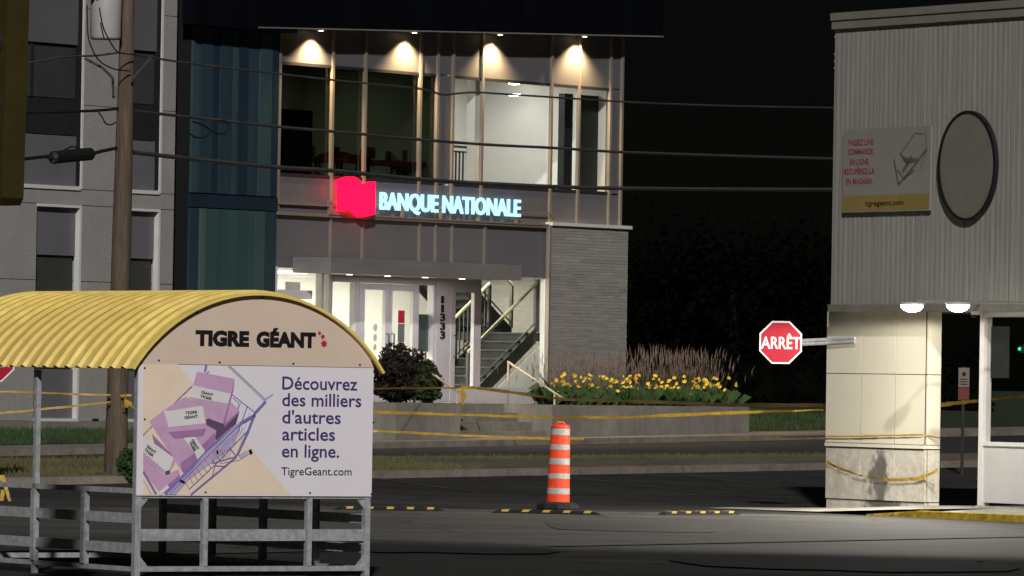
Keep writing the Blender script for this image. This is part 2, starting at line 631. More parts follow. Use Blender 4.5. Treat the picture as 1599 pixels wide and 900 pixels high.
def z_lawn(k, wv):
    z0 = z_far(k) + .10
    top = .60 if k < -6 else .60 + .40 * clampk((k + 6) / 10, 0, 1)
    return z0 + (top - z0) * clampk((3.3 - wv) / 3.3, 0, 1) ** .8 + (.1 * clampk((-wv) / 6, 0, 1) if k > 3 else 0)
zone('lawn', M['lawn'], [3.3, 2.6, 1.8, 1, 0, -2, -6, -20, -60, -800], KS, z_lawn)


def blades(name, mt, count, kr, wr, zf, h, wd, label, seed, lean=.35):
    r = random.Random(seed)
    mb = MB()
    for _ in range(count):
        k, wv = r.uniform(*kr), r.uniform(*wr)
        p = BK.world(k, wv, zf(k, wv) - .01)
        a = r.uniform(0, 2 * PI)
        hh = h * r.uniform(.5, 1.2)
        dx, dy = math.cos(a) * wd, math.sin(a) * wd * .3
        lx, ly = r.uniform(-lean, lean) * hh, r.uniform(-lean, lean) * hh
        mb.face([(p.x - dx, p.y - dy, p.z), (p.x + dx, p.y + dy, p.z), (p.x + lx, p.y + ly, p.z + hh)])
    return tag(mb.build(name, mt), label, 'grass', kind='stuff')


blades('lawn_grass', M['grass'], 9000, (-20, -7.4), (.1, 3.2), z_lawn, .09, .012, 'short dark green lawn between the pavement and the grey office wall', 1)
blades('lawn_grass', M['grass'], 7000, (4.2, 12), (-3, 3.2), z_lawn, .10, .012, 'mown green lawn right of the concrete planter wall', 2)
zv = lambda k, wv: z_near(k) + .07 + (z_lot(k) + .09 - z_near(k) - .07) * (wv - 12.15) / 3.45
blades('verge_grass', M['drygrass'], 9000, (-33, -20), (12.2, 15.6), zv, .10, .012, 'dry yellowish grass on the verge around the utility pole', 3)
blades('verge_grass', M['drygrass'], 3000, (-22, -6), (12.2, 13.2), zv, .08, .012, 'thin dry grass along the street edge behind the barrel', 4)

# painted lines in the parking lot
def line_on_lot(name, p0, p1, wd):
    mb = MB()
    a, b = Vector((p0[0], p0[1])), Vector((p1[0], p1[1]))
    dv = (b - a).normalized()
    nv = Vector((-dv.y, dv.x)) * wd / 2
    n = 12
    row = []
    for i in range(n + 1):
        q = a.lerp(b, i / n)
        for sgn in (1, -1):
            e = q + nv * sgn
            rel = Vector((e.x, e.y, 0)) - BK.o
            row.append((e.x, e.y, z_park(rel.dot(BK.d), rel.dot(BK.n)) + .006))
    for i in range(n):
        mb.face([row[2 * i], row[2 * i + 1], row[2 * i + 3], row[2 * i + 2]])
    return tag(mb.build(name, M['faded_line']), kind='structure')
M['faded_line'] = mat('faded_paint', (.06, .058, .045), .8, .5, 3, fine=14)
line_on_lot('parking_line', (-1.93, 88.8), (-.38, 83.6), .1)
line_on_lot('parking_line', (.75, 92.0), (2.9, 85.4), .1)
line_on_lot('parking_line', (2.1, 95.5), (4.4, 88.4), .1)

# ------------------------------------------------------------------ the bank
bank = thing('bank_building', 'two storey bank with lit glass entrance, teal cladding and grey office wing', 'building', (BK.o.x, BK.o.y, 0), BK.ang)
K = BK.K
# --- office wing on the left
KL, KR = -17.0, -8.63
b1l, b1r, b1u = K(58, 325)[0], K(127, 325)[0], -13.7
b2r = K(250, 320)[0]
b2l = b2r - (b1r - b1l)
zb_up = K(127, 296)[1]       # foot of upper bay
zt_lo = K(127, 321)[1]       # head of lower bay
zf_lo = .74
joint = .012
def wall_piece(k0, k1, z0, z1, y=0.0):
    return pbox('wall_panel', M['conc'], bank, k0 + joint / 2, k1 - joint / 2, y, y + .3, z0 + joint / 2, z1 - joint / 2)
for (z0, z1) in ((zf_lo, 1.9), (1.9, 3.2), (3.2, zt_lo)):
    wall_piece(KL, b1l - .0, z0, z1); wall_piece(b1r, b2l, z0, z1); wall_piece(b2r, KR, z0, z1)
for (z0, z1) in ((zb_up, 6.3), (6.3, 8.0), (8.0, 10.4)):
    wall_piece(KL, b1u, z0, z1); wall_piece(b1r, b2l, z0, z1); wall_piece(b2r, KR, z0, z1)
for k0, k1 in ((KL, -14.2), (-14.2, b1r), (b1r, b2l), (b2l, KR)):
    wall_piece(k0, k1, zt_lo, zb_up)
pbox('foundation_ledge', M['walk'], bank, KL, KR, -.06, .3, .3, zf_lo)
pbox('wall_core', M['black'], bank, KL, KR - .05, .31, 6, .3, 10.3)
zp1, zp2 = K(100, 212)[1], K(100, 71)[1]
for (k0, k1) in ((b1u, b1r), (b2l, b2r)):
    n = 2 if k1 - k0 > 2 else 1
    for i in range(n):
        a, b = k0 + (k1 - k0) * i / n, k0 + (k1 - k0) * (i + 1) / n
        pbox('spandrel_panel', M['spandrel'], bank, a + .01, b - .01, .08, .2, zb_up + .05, zp1)
        pbox('spandrel_panel', M['spandrel_up'], bank, a + .01, b - .01, .08, .2, zp2 + .03, 8.55)
        pbox('spandrel_panel', M['spandrel_up'], bank, a + .01, b - .01, .08, .2, 8.57, 10.3)
    wn = pbox('window', M['dark_metal'], bank, k0, k1, .19, .3, zp1, zp2 + .03)
    pbox('pane', M['blind'], wn, k0 + .02, k1 - .02, .14, .188, zp1 + (zp2 - zp1) * .42, zp2)
    pbox('pane', M['darkpane'] if 'darkpane' in M else M['dark_metal'], wn, k0 + .02, k1 - .02, .135, .186, zp1 + .02, zp1 + (zp2 - zp1) * .41)
    if n == 2: pbox('glazing_bar', M['dark_metal'], wn, (k0 + k1) / 2 - .03, (k0 + k1) / 2 + .03, .1, .134, zp1 + (zp2 - zp1) * .42, zp2)
    fr = MB()
    fr.box(k1 - .055, k1, -.02, .1, zb_up, 10.3)
    fr.box(k0, k1 - .056, -.03, .1, zb_up - .02, zb_up + .045)
    fr.build('window_frame', M['white_metal'], bank)
    pbox('shadow_gap', M['black'], bank, k1 - .075, k1 - .057, .0, .13, zb_up + .06, 10.3)
zl1, zl2 = K(100, 399)[1], K(100, 577)[1]
for (k0, k1) in ((b1l, b1r), (b2l, b2r)):
    pbox('spandrel_panel', M['spandrel'], bank, k0 + .01, k1 - .06, .08, .2, zl1, zt_lo - .05)
    pbox('spandrel_panel', M['spandrel'], bank, k0 + .01, k1 - .06, .08, .2, zf_lo + .05, zl2)
    wn = pbox('window', M['dark_metal'], bank, k0, k1, .19, .3, zl2, zl1)
    pbox('pane', M['blind'], wn, k0 + .02, k1 - .07, .13, .188, zl2 + .01, zl1 - .01)
    fr = MB()
    fr.box(k1 - .055, k1, -.02, .1, zf_lo, zt_lo)
    fr.box(k0, k1 - .056, -.022, .1, zt_lo - .05, zt_lo)
    fr.box(k0, k1 - .056, -.024, .1, zf_lo, zf_lo + .05)
    fr.build('window_frame', M['white_metal'], bank)
kv, zv0 = K(148, 668)
pbox('vent', M['dark_metal'], bank, kv - .08, kv + .09, -.012, .02, zv0, zv0 + .16)
# --- dark slot and teal cladding
TL_, TR_ = K(293, 300)[0], K(431, 300)[0]
pbox('recess', M['black'], bank, KR, TL_ - .01, .5, 1, .3, 10.4)
pbox('cladding_core', M['black'], bank, TL_ + .01, TR_ - .01, .0, 4, .3, 10.4)
zb0, zb1 = K(360, 316)[1] - .12, K(360, 316)[1] + .12
pbox('cladding_band', TEAL[3], bank, TL_, TR_, -.05, -.001, zb0, zb1)
ups = [1058, 1100, 1173, 1210, 1283, 1318, 1373, 1432, 1506, 1545]
los = [1055, 1110, 1145, 1201, 1277, 1312, 1387, 1422, 1479, 1545]
cu = [1, 0, 3, 0, 1, 3, 0, 1, 3]  # upper row darker: light fading with height put into the panel colours
cl = [0, 4, 2, 1, 2, 1, 2, 2, 0]
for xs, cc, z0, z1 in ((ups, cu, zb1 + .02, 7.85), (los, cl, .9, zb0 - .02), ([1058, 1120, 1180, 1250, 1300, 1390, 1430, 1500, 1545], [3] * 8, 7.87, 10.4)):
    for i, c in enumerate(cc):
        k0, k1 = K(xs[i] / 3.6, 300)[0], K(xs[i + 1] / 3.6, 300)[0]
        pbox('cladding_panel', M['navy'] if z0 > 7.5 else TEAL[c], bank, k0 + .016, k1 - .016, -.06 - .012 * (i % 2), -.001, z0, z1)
# --- glazed front
GL, GR = K(435, 200)[0], K(970, 200)[0]
MX = [435, 518, 569, 655, 682, 706, 752, 860, 903, 952, 970]
MK = [K(x, 230)[0] for x in MX]
zsill, zhead = 5.29, 7.34
def z_roof(k): return 7.95 + (k - GL) * .0417
for i in range(10):
    k0, k1 = MK[i] + .03, MK[i + 1] - .03
    MB().prism([(k0, zhead + .02), (k1, zhead + .02), (k1, z_roof(k1)), (k0, z_roof(k0))], .02, .12).build('spandrel_panel', M['spandrel_up'], bank)
    if i in (4, 9):
        pbox('spandrel_panel', M['spandrel_up'], bank, k0, k1, .02, .12, zsill, zhead)
    else:
        pbox('window_pane', M['glass'] if i >= 5 else M['darkglass'], bank, k0, k1, .06, .066, zsill + .03, zhead - .03)
        pbox('head_rail', M['dark_metal'], bank, k0, k1, .01, .1, zhead - .035, zhead + .018)
        pbox('sill_rail', M['dark_metal'], bank, k0, k1, .01, .1, zsill - .03, zsill + .03)
    pbox('spandrel_panel', M['spandrel'], bank, k0, k1, .02, .12, 4.60, zsill - .032)
for i, k in enumerate(MK):
    hw = .032
    MB().prism([(k - hw, 4.56), (k + hw, 4.56), (k + hw, z_roof(k)), (k - hw, z_roof(k))], -.022, .04).build('mullion', M['champ'], bank)
pbox('horizontal_rail', M['champ'], bank, GL - .05, K(855, 352)[0], -.065, .1, 4.545, 4.605)
pbox('horizontal_rail', M['champ'], bank, GL - .05, K(515, 320)[0], -.05, .1, 4.74, 4.765)
# lower spandrels
LX = [430, 516, 566, 655, 680, 706, 757, 857]
LK = [K(x, 370)[0] for x in LX]
for i in range(7):
    zlo = K(515, 421)[1] if i == 0 else 3.58
    pbox('spandrel_panel', M['spandrel'], bank, LK[i] + .02, LK[i + 1] - .02, .02, .12, zlo, 4.54)
for k in LK[1:7]:
    pbox('mullion', M['champ'], bank, k - .025, k + .025, -.02, .04, 3.6, 4.542)
# soffit and dark roof volume
k0, k1 = K(376, 42)[0], 5.9
MB().prism([(GL, z_roof(GL)), (k1, z_roof(k1)), (k1, z_roof(k1) + .05), (GL, z_roof(GL) + .05)], -.34, .14).build('soffit', M['canopy'], bank)
k9 = 5.9
MB().prism([(k0, z_roof(k0) - .012), (k9, z_roof(k9) - .012), (k9, z_roof(k9) + .01), (k0, z_roof(k0) + .01)], -.425, -.343).build('edge_trim', M['canopy'], bank)
MB().prism([(GL, z_roof(GL) + .012), (k1, z_roof(k1) + .012), (k1, z_roof(k1) + 2.4), (GL, z_roof(GL) + 2.4)], -.41, -.342).build('roof_fascia', M['navy'], bank)
pbox('shading_overhang', M['navy'], bank, KR + .02, GL - .01, -.41, -.09, 7.86, 10.4)  # overhang carried over the teal panels, added to shade their top
MB().prism([(GL, z_roof(GL) + .052), (GR, z_roof(GR) + .052), (GR, 10.4), (GL, 10.4)], -.34, 6).build('roof', M['black'], bank)
# corner return
pbox('corner_wall', M['spandrel'], bank, GR - .02, GR + .04, .0, 6, 4.72, 8.3)
# --- rooms
def room(k0, k1, y1, z0, z1, mt, fm):
    e = MB()
    e.box(k0, k1, y1, y1 + .1, z0, z1)
    e.box(k0 - .1, k0, .15, y1, z0, z1)
    e.box(k1, k1 + .1, .15, y1, z0, z1)
    e.build('interior_wall', mt, bank)
    pbox('ceiling', mt, bank, k0 - .1, k1 + .1, .15, y1 + .1, z1 + .001, z1 + .1)
    pbox('floor', fm, bank, k0 - .1, k1 + .1, .13, y1 + .1, z0 - .1, z0 - .001)
kp = MK[4] + .35
room(kp + .12, GR - .15, 3.6, 5.24, 7.62, M['room'], M['roomfloor'])
room(GL + .12, kp - .12, 3.4, 5.24, 7.62, M['room2'], M['roomfloor'])
room(GL + .12, 5.15, 4.6, 1.16, 3.85, M['room'], M['roomfloor'])
lamp('room_light', 'AREA', ((kp + GR) / 2, 1.7, 7.55), 95, (1, .97, .9), bank, shape='RECTANGLE', size=3.5, size_y=1.2, rot=(0, 0, 0))
lamp('room_light', 'AREA', (-3.2, 1.8, 7.5), 40, (1, 1, .80), bank, shape='RECTANGLE', size=2.5, size_y=.8, rot=(0, 0, 0))
lamp('room_light', 'AREA', (-.3, 2.4, 3.78), 760, (1, .96, .82), bank, shape='RECTANGLE', size=9.0, size_y=1.6, rot=(0, 0, 0))
# white columns, dark partition panels and a guard rail upstairs
def inside_box(name, mt, x0, x1, ya, yb, z0, z1):
    a, b = K(x0, 220, -ya)[0], K(x1, 220, -ya)[0]
    return pbox(name, mt, bank, a, b, ya, yb, z0, z1)
inside_box('column', M['white_metal'], 741, 750, .3, .5, 5.24, 7.6)
inside_box('column', M['stair'], 881, 894, .8, .95, 5.24, 7.25)
inside_box('partition_panel', M['stair'], 906, 939, .45, .5, 5.24, 7.22)
ra, rb = K(706, 260, -.5)[0], K(735, 260, -.5)[0]
gr = MB()
gr.box(ra, rb, .48, .53, 6.02, 6.06)
for i in range(6): gr.box(ra + (rb - ra) * i / 5.2, ra + (rb - ra) * i / 5.2 + .018, .49, .52, 5.25, 5.93)
gr.box(ra, rb, .485, .525, 5.93, 5.96)
gr.box(rb - .02, rb + .06, .47, .54, 5.25, 6.0)
gr.build('guard_rail', M['dark_metal'], bank)
# whiteboard, dark cupboard and posters in the dim meeting room
kq, zq = K(538, 215, -2.6)
pbox('whiteboard', M['room'], bank, kq - .25, kq + .28, 2.6, 2.63, zq - .25, zq + .35)
pbox('cupboard', M['black'], bank, GL + .15, K(488, 200, -1.0)[0], 1.0, 1.6, 5.25, K(470, 172, -1.0)[1])
kq, zq = K(620, 205, -2.8)
pbox('poster', M['blind'], bank, kq - .2, kq + .3, 2.8, 2.82, zq - .25, zq + .3)
# --- stone block at the right
SO = .10
s0, s1, _, sz1 = BK.rect(861, 347, 977, 600, SO)
pbox('stone_core', M['stone3'], bank, s0 + .03, s1 - .03, -SO + .04, .13, .3, sz1 - .07)
pbox('side_wall', M['stone3'], bank, s1 - .12, s1 - .035, .135, 6, .3, sz1 - .07)
rs = random.Random(5)
stn = MB()
z = .9
while z < sz1 - .075:
    h = min(rs.choice((.05, .058, .066)), sz1 - .07 - z)
    x = s0
    while x < s1 - .01:
        l = min(rs.uniform(.25, .7), s1 - x)
        if s1 - x - l < .15: l = s1 - x
        stn.box(x + .002, x + l - .002, -SO - rs.uniform(0, .008), -SO + .045, z, z + h - .004, rs.choice((0, 0, 0, 1, 2)))
        x += l
    z += h
stn.build('stone_coursing', [M['stone'], M['stone2'], M['stone3']], bank)['kind'] = 'stuff'
pbox('coping', M['champ_light'] if 'champ_light' in M else M['white_metal'], bank, s0 - .03, s1 + .06, -SO - .06, 4, sz1 - .065, sz1)
pbox('corner_trim', M['champ'], bank, s0 - .07, s0 - .005, -SO - .02, -.03, .9, sz1 - .07)
M['canopy_lens'] = emis('canopy_lamp', (1, .93, .9), 4)
# --- canopy over the doors
CF = .95
c0, c1, cz0, cz1 = BK.rect(517, 402, 814, 430, CF)
cz0 = cz1 - .29
pbox('canopy', M['canopy'], bank, c0, c1, -CF, -.06, cz0, cz1)
for i in range(4):
    MB().lathe([(.001, cz0 - .012), (.06, cz0 - .011), (.06, cz0 - .002)], 12, (c0 + 1.0 + i * 1.15, -.6)).build('canopy_light', M['canopy_lens'], bank)
lamp('entrance_light', 'AREA', ((c0 + c1) / 2, -.88, cz0 - .03), 30, (1, .93, .95), bank, shape='RECTANGLE', size=3.4, size_y=.2, rot=(0, 0, 0))
# --- ground floor front
z_fl = 1.16
zlint0, zlint1 = K(600, 443)[1], 3.57
kd0, kd1, kd2 = K(559, 500)[0], K(606, 500)[0], K(650, 500)[0]
kw2, kc0, kc1 = K(678, 500)[0], K(680, 500)[0], K(701, 500)[0]
ke0, ke1 = K(703, 500)[0], K(748, 500)[0]
kst1 = LK[7] - .05
kg0 = K(515, 450)[0]
pbox('lintel', M['lilac'], bank, kg0 + .01, kc0 - .005, -.01, .12, zlint0, zlint1)
pbox('lintel', M['lilac'], bank, kc1 + .005, ke1, -.012, .12, K(725, 447)[1], zlint1 - .002)
pbox('house_number_pier', M['lilac'], bank, kc0, kc1, -.03, .2, z_fl, zlint1)
# office window at the far left
pbox('window_pane', M['glass'], bank, TR_ + .05, kg0 - .06, .06, .066, z_fl, K(515, 424)[1])
fr = MB()
fr.box(kg0 - .06, kg0, -.03, .14, z_fl, K(515, 424)[1])
fr.box(TR_ - .0, TR_ + .05, -.03, .14, z_fl, 3.6)
kk = K(503, 450)[0]
fr.box(kk - .03, kk + .03, -.02, .13, z_fl, K(503, 424)[1])
fr.build('window_frame', M['white_metal'], bank)
zz = K(470, 462)[1]
pbox('transom_bar', M['white_metal'], bank, TR_ + .05, K(485, 460)[0], -.04, .12, zz - .06, zz + .1)
inside_box('blind', M['signwhite'], 450, 473, .9, .93, 2.2, 3.35)
# side light left of doors
kk0, kk1 = kg0 + .06, kd0 - .1
pbox('window_pane', M['glass'], bank, kk0, kk1, .06, .066, z_fl + .1, zlint0)
fr = MB()
fr.box(kg0, kk0, -.02, .13, z_fl, zlint0)
fr.box(kk1, kd0 - .005, -.02, .13, z_fl, zlint0)
fr.box(kk0, kk1, -.018, .12, z_fl, z_fl + .1)
fr.build('window_frame', M['lilac'], bank)
# doors
def door(k0, k1, gl0, gl1, gz0, gz1, zt, hand, closer=False):
    d = MB()
    d.box(k0, gl0, -.025, .05, z_fl, zt)
    d.box(gl1, k1, -.025, .05, z_fl, zt)
    d.box(gl0, gl1, -.023, .05, gz1, zt)
    d.box(gl0, gl1, -.023, .05, z_fl, gz0)
    o = d.build('door', M['lilac'], bank)
    pbox('pane', M['glass'], o, gl0, gl1, .01, .016, gz0, gz1)
    h = MB()
    h.tube([(hand, -.03, 2.02), (hand, -.09, 2.02), (hand, -.09, 2.42), (hand, -.03, 2.42)], .014, 6)
    h.build('handle', M['dark_metal'], o)
    return o
g = lambda x, y: K(x, y)[0]
d1 = door(kd0, kd1 - .004, g(568, 500), g(600, 500), 1.55, K(585, 453)[1], zlint0 - .01, kd1 - .08)
d2 = door(kd1 + .004, kd2, g(611, 500), g(643, 500), 1.55, K(627, 455)[1], zlint0 - .01, kd1 + .08)
# notices stuck on the door glass
kq, zq = K(586, 520)
nb = MB()
for (dz, rr) in ((.1, .075), (-.09, .07), (-.27, .06)):
    nb.prism([(kq + rr * .8 * math.cos(a * PI / 6), zq + dz + rr * math.sin(a * PI / 6)) for a in range(12)], .003, .006)
nb.build('sticker', M['lilac'], d1)
kq, zq = K(627, 500)
pbox('poster', M['red_ink'], d2, kq - .1, kq + .1, .003, .007, zq - .06, zq + .18)
pbox('poster', M['spandrel'], d2, kq - .1, kq + .1, .003, .007, zq - .42, zq - .07)
kq, zq = K(625, 540)
MB().prism([(kq + .11 * math.cos(a * PI / 8), zq + .06 * math.sin(a * PI / 8)) for a in range(16)], -.03, .0).build('door_plate', M['black'], d2)
# side light right of doors with a notice board behind it
fr = MB()
fr.box(kd2 + .003, kd2 + .05, -.02, .13, z_fl, zlint0)
fr.box(kw2 - .05, kw2, -.02, .13, z_fl, zlint0)
fr.box(kd2 + .05, kw2 - .05, -.018, .12, z_fl, z_fl + .2)
fr.build('window_frame', M['lilac'], bank)
pbox('window_pane', M['glass'], bank, kd2 + .05, kw2 - .05, .06, .066, z_fl + .2, zlint0)
zq0, zq1 = K(663, 549)[1], K(663, 491)[1]
pbox('notice_board', mat('board_teal', (.07, .095, .10), .6, .15, 12), bank, kd2 + .06, kw2 - .06, .09, .12, zq0, zq1)
# right door
d3 = door(ke0, ke1, g(709, 530), g(738, 530), K(725, 606)[1], K(725, 457)[1], K(725, 447)[1], ke0 + .09)
# stair window and its base
zs0, zs1 = K(800, 606)[1], K(800, 434)[1]
pbox('window_pane', M['glass'], bank, ke1 + .02, kst1, .06, .066, zs0, zs1)
pbox('base_panel', M['lilac'], bank, ke1 + .004, kst1 + .06, -.02, .14, z_fl - .1, zs0)
pbox('window_frame', M['white_metal'], bank, kst1, kst1 + .06, -.02, .14, zs0 + .001, zs1)
pbox('window_frame', M['lilac'], bank, ke1 + .003, ke1 + .04, -.018, .1, zs0 + .001, zs1)
# house number digits
for i, ch in enumerate('11333'):
    kx, zx = K(688.5, 473.5 + i * 13.8)
    wd = .075 if ch == '1' else .15
    put_text(MB(), ch, kx - wd / 2, kx + wd / 2, zx, .132, -.04, bold=.02, ext=.008).build('house_number_digit', M['ink'], bank)
# --- stairs behind the glass
def flight(name, kb, zb, n, ya, yb, run, rise, sgn=1):
    root = MB()
    for i in range(n):
        a = kb + sgn * i * run
        b = a + sgn * (run + .02)
        root.box(min(a, b), max(a, b), ya, yb, zb + i * rise + rise - .05, zb + (i + 1) * rise)
        root.box(min(a, a + sgn * .02), max(a, a + sgn * .02), ya, yb, zb + i * rise, zb + (i + 1) * rise - .05)
    o = root.build(name, M['stair'], bank)
    ns = MB()
    for i in range(n):
        a = kb + sgn * i * run - sgn * .01
        ns.box(min(a, a - sgn * .012), max(a, a - sgn * .012), ya + .02, yb - .02, zb + (i + 1) * rise - .03, zb + (i + 1) * rise)
    ns.build('stair_nosing', M['nosing'], o)
    sl = rise / run
    for yy in (ya - .05, yb + .01):
        a, b = kb, kb + sgn * n * run
        MB().prism([(a, zb - .2), (b, zb + n * rise - .2), (b, zb + n * rise + .1), (a, zb + .1)], yy, yy + .04).build('stringer', M['stair'], o)
        rl = MB()
        rl.tube([(a, yy + .02, zb + .95), (b, yy + .02, zb + n * rise + .95)], .035, 6, 1)
        rl.tube([(a, yy + .02, zb + .2), (b, yy + .02, zb + n * rise + .2)], .015, 5)
        m_ = n * 2
        for i in range(m_ + 1):
            if yy < ya and i not in (0, m_): continue
            t = i / m_
            kx = a + (b - a) * t
            zx = zb + n * rise * t
            r_ = .03 if i % 8 == 0 else .012
            rl.box(kx - r_, kx + r_, yy + .02 - r_, yy + .02 + r_, zx + .1, zx + .93)
        rl.build('railing', [M['rail'], M['handwood']], o)
    return o
sk, sz = K(716, 628, -.9)
flight('stair_flight', .90, z_fl, 8, .55, 1.62, .27, .17)
pbox('stair_landing', M['stair'], bank, 3.07, 4.3, .5, 2.9, z_fl + 1.2, z_fl + 1.36)
flight('stair_flight', 3.95, z_fl + 1.36, 9, 1.80, 2.85, .27, .17, -1)
pbox('newel_post', M['rail'], bank, 3.09, 3.16, .50, .57, z_fl + 1.37, z_fl + 2.4)
MB().prism([(1.45, zs0 - .2), (3.12, zs0 - .2), (3.12, 2.26), (1.45, 1.22)], .44, .48).build('stair_side_wall', M['room'], bank)

# --- sign on the wall (its own thing)
sg = thing('bank_sign', 'glowing white BANQUE NATIONALE letters with red flag logo on the wall', 'illuminated sign', tuple(BK.world(-3.9, 0, 4.55)), BK.ang)
ox, oz = -3.9, 4.55
pts = [(74, 110), (110, 96), (150, 84), (178, 86), (200, 96), (222, 120), (240, 150), (290, 138), (344, 122), (341, 250), (338, 385), (290, 398), (235, 408), (205, 375), (190, 362), (170, 353), (120, 356), (80, 362), (76, 240)]
lp = []
for (X, Y) in pts:
    k, z = K(520 + X / 5.158, 260 + Y / 5.158, .22)
    lp.append((k - ox, z - oz))
MB().prism(lp, -.22, -.08).build('logo', emis('logo_red', (1, .0025, .026), 4.5), sg)
full = 'BANQUE NATIONALE'
l0, lz0 = K(596, 327, .16)
l1, lz1 = K(815, 338, .16)
lz = 4.74
lz_cap = K(592, 301, .16)[1] - K(592, 327, .16)[1]
base_z = (lz0 + lz1) / 2
fv, _ = text_geo(full, .020, .02)
fa, fb = min(p[0] for p in fv), max(p[0] for p in fv)
sx = (l1 - l0) / (fb - fa)
mw = emis('letter_white', (.40, .76, 1.0), 1.7)
for i, ch in enumerate(full):
    if ch == ' ': continue
    pv, _ = text_geo(full[:i + 1], .020, .02)
    cv, _ = text_geo(ch, .020, .02)
    xe = max(p[0] for p in pv)
    wc = max(p[0] for p in cv) - min(p[0] for p in cv)
    x1 = l0 + (xe - fa) * sx - ox
    put_text(MB(), ch, x1 - wc * sx, x1, base_z - oz, lz_cap, -.12, bold=.020, ext=.02).build('letter', mw, sg)
br = MB()
br.box(-.35, K(860, 337)[0] - ox, -.085, -.065, .26, .29)
br.box(-.35, K(860, 337)[0] - ox, -.085, -.065, .04, .07)
for kx in (-.3, .9, 1.9, 3.1, 4.3, 5.5): br.box(kx, kx + .03, -.085, .0, .03, .3)
br.build('bracket_rail', M['champ'], sg)

# --- soffit downlights: four separate fittings
DLN = ['warm soffit downlight nearest the teal cladding, over the first dark window', 'warm soffit downlight over the dark meeting room windows',
       'warm soffit downlight over the left of the bright upstairs windows', 'warm soffit downlight nearest the right corner of the bank']
dl_mat = emis('downlight_lens', (1, .72, .4), 25)
for lab, x in zip(DLN, (501, 647, 781, 913)):
    k = K(x, 60, .2)[0]
    t = thing('downlight', lab, 'downlight', tuple(BK.world(k, .2, z_roof(k))), BK.ang, 'warm downlights in the bank soffit')
    MB().lathe([(.075, -.03), (.08, .0), (.08, .02)], 14).build('housing', M['white_metal'], t)
    MB().lathe([(.001, -.034), (.04, -.034), (.04, -.031)], 14).build('lens', dl_mat, t)
    lamp('downlight_beam', 'SPOT', (0, 0, -.05), 620, (1, .70, .34), t, spot_size=math.radians(118), spot_blend=.75, shadow_soft_size=.03)
# ceiling fittings seen through the upstairs glass; the last disc imitates a lamp reflection
for lab, (x, y, dp) in (('bright ceiling lamp upstairs, upper one of two seen through the window', (803, 129, 1.0)), ('bright ceiling lamp upstairs, lower one of two seen through the window', (803, 147, 2.2)), ('small glowing disc imitating a lamp reflection beside the grey column', (690, 127, .3))):
    k, z = K(x, y, -dp)
    t = thing('ceiling_light', lab, 'ceiling light', tuple(BK.world(k, -dp, z)), BK.ang, 'lit ceiling lamps in the bank')
    MB().lathe([(.001, -.05), (.10, -.04), (.13, -.0), (.001, .0)], 14).build('diffuser', emis('ceiling_lamp', (1, .98, .92), 9), t)
k, z = K(454, 424, -1.2)
t = thing('ceiling_light', 'bright ceiling panel in the ground floor office left of the doors', 'ceiling light', tuple(BK.world(k, -1.2, z)), BK.ang, 'lit ceiling lamps in the bank')
MB().box(-.25, .25, -.2, .2, -.04, 0).build('diffuser', emis('ceiling_panel', (1, .98, .92), 6), t)
MB().box(-.28, .28, -.23, .23, .001, .03).build('frame', M['white_metal'], t)
# red chairs in the meeting room
def chair(x, y, dp, s, lab, rz):
    k, z = K(x, y, -dp)
    t = thing('armchair', lab, 'chair', tuple(BK.world(k, -dp, 5.245)), rz, 'red chairs upstairs')
    zt = z - 5.245
    pr = [(s * .34 * math.cos(a) * (1 if abs(math.cos(a)) < .9 else .98), zt - .28 + .28 * math.sin(a)) for a in [i * PI / 12 for i in range(13)]]
    MB().prism([(s * .3, .4)] + pr + [(-s * .3, .4)], .1, .2).build('backrest', M['chair'], t)
    MB().box(-s * .3, s * .3, -.35, .12, .36, .46).build('seat', M['chair'], t)
    for sx_ in (-1, 1): MB().box(sx_ * s * .34 - .03, sx_ * s * .34 + .03, -.3, .15, .46, .66).build('armrest', M['chair'], t)
    for sx_ in (-1, 1):
        for yy in (-.3, .1): MB().box(sx_ * s * .26 - .02, sx_ * s * .26 + .02, yy - .02, yy + .02, 0, .36).build('leg', M['dark_metal'], t)
chair(527, 236, .9, 1.5, 'dark red chair with tall rounded back, leftmost behind the upstairs window', .2)
chair(553, 241, .6, 1.0, 'dark red chair behind the mullion above the red logo', -.2)
chair(598, 250, .9, 1.2, 'dark red low chair right of the mullion above the red logo', .1)
chair(640, 252, .9, 1.2, 'dark red low chair nearest the grey column upstairs', -.1)

# ------------------------------------------------------------------ planters, steps, railings
PW = 4.0
def planter(lab, x0, x1, wb, seams):
    k0, k1 = K(x0, 660, PW)[0], K(x1, 660, PW)[0]
    t = thing('planter', lab, 'planter', tuple(BK.world(k0, PW, 0)), BK.ang)
    L = k1 - k0
    for a, b in zip([0] + seams, seams + [1]):
        pbox('wall_segment', M['plant_conc'], t, a * L + .004, b * L - .004, 0, .25, .3, 1.15)
    pbox('side_wall', M['plant_conc'], t, 0, .25, .252, PW - wb, .3, 1.149)
    pbox('side_wall', M['plant_conc'], t, L - .25, L, .252, PW - wb, .3, 1.149)
    pbox('soil', M['soil'], t, .251, L - .251, .251, PW - wb, .3, 1.10)
    return k0, k1
pl0, pl1 = planter('low concrete planter left of the bank steps holding a dark shrub', 618, 719, .6, [])
pr0, pr1 = planter('long concrete planter right of the bank steps holding yellow flowers', 862, 1170, .6, [.28, .62])
landing = zone('entrance_landing', M['walk'], [2.85, .02], [pl1 - .1, pr0 - .5, pr0 + .9, LK[7] + .5], lambda k, wv: 1.155)
st = thing('entrance_steps', 'low concrete steps between the two planters below the bank doors', 'steps', tuple(BK.world(pl1, PW, 0)), BK.ang)
L = pr0 - pl1
for i in range(4):
    pbox('step', M['plant_conc'], st, .004, L - .004 + (.0 if i else 0), .12 + i * .33, 1.4, .3, .50 + (i + 1) * .163)
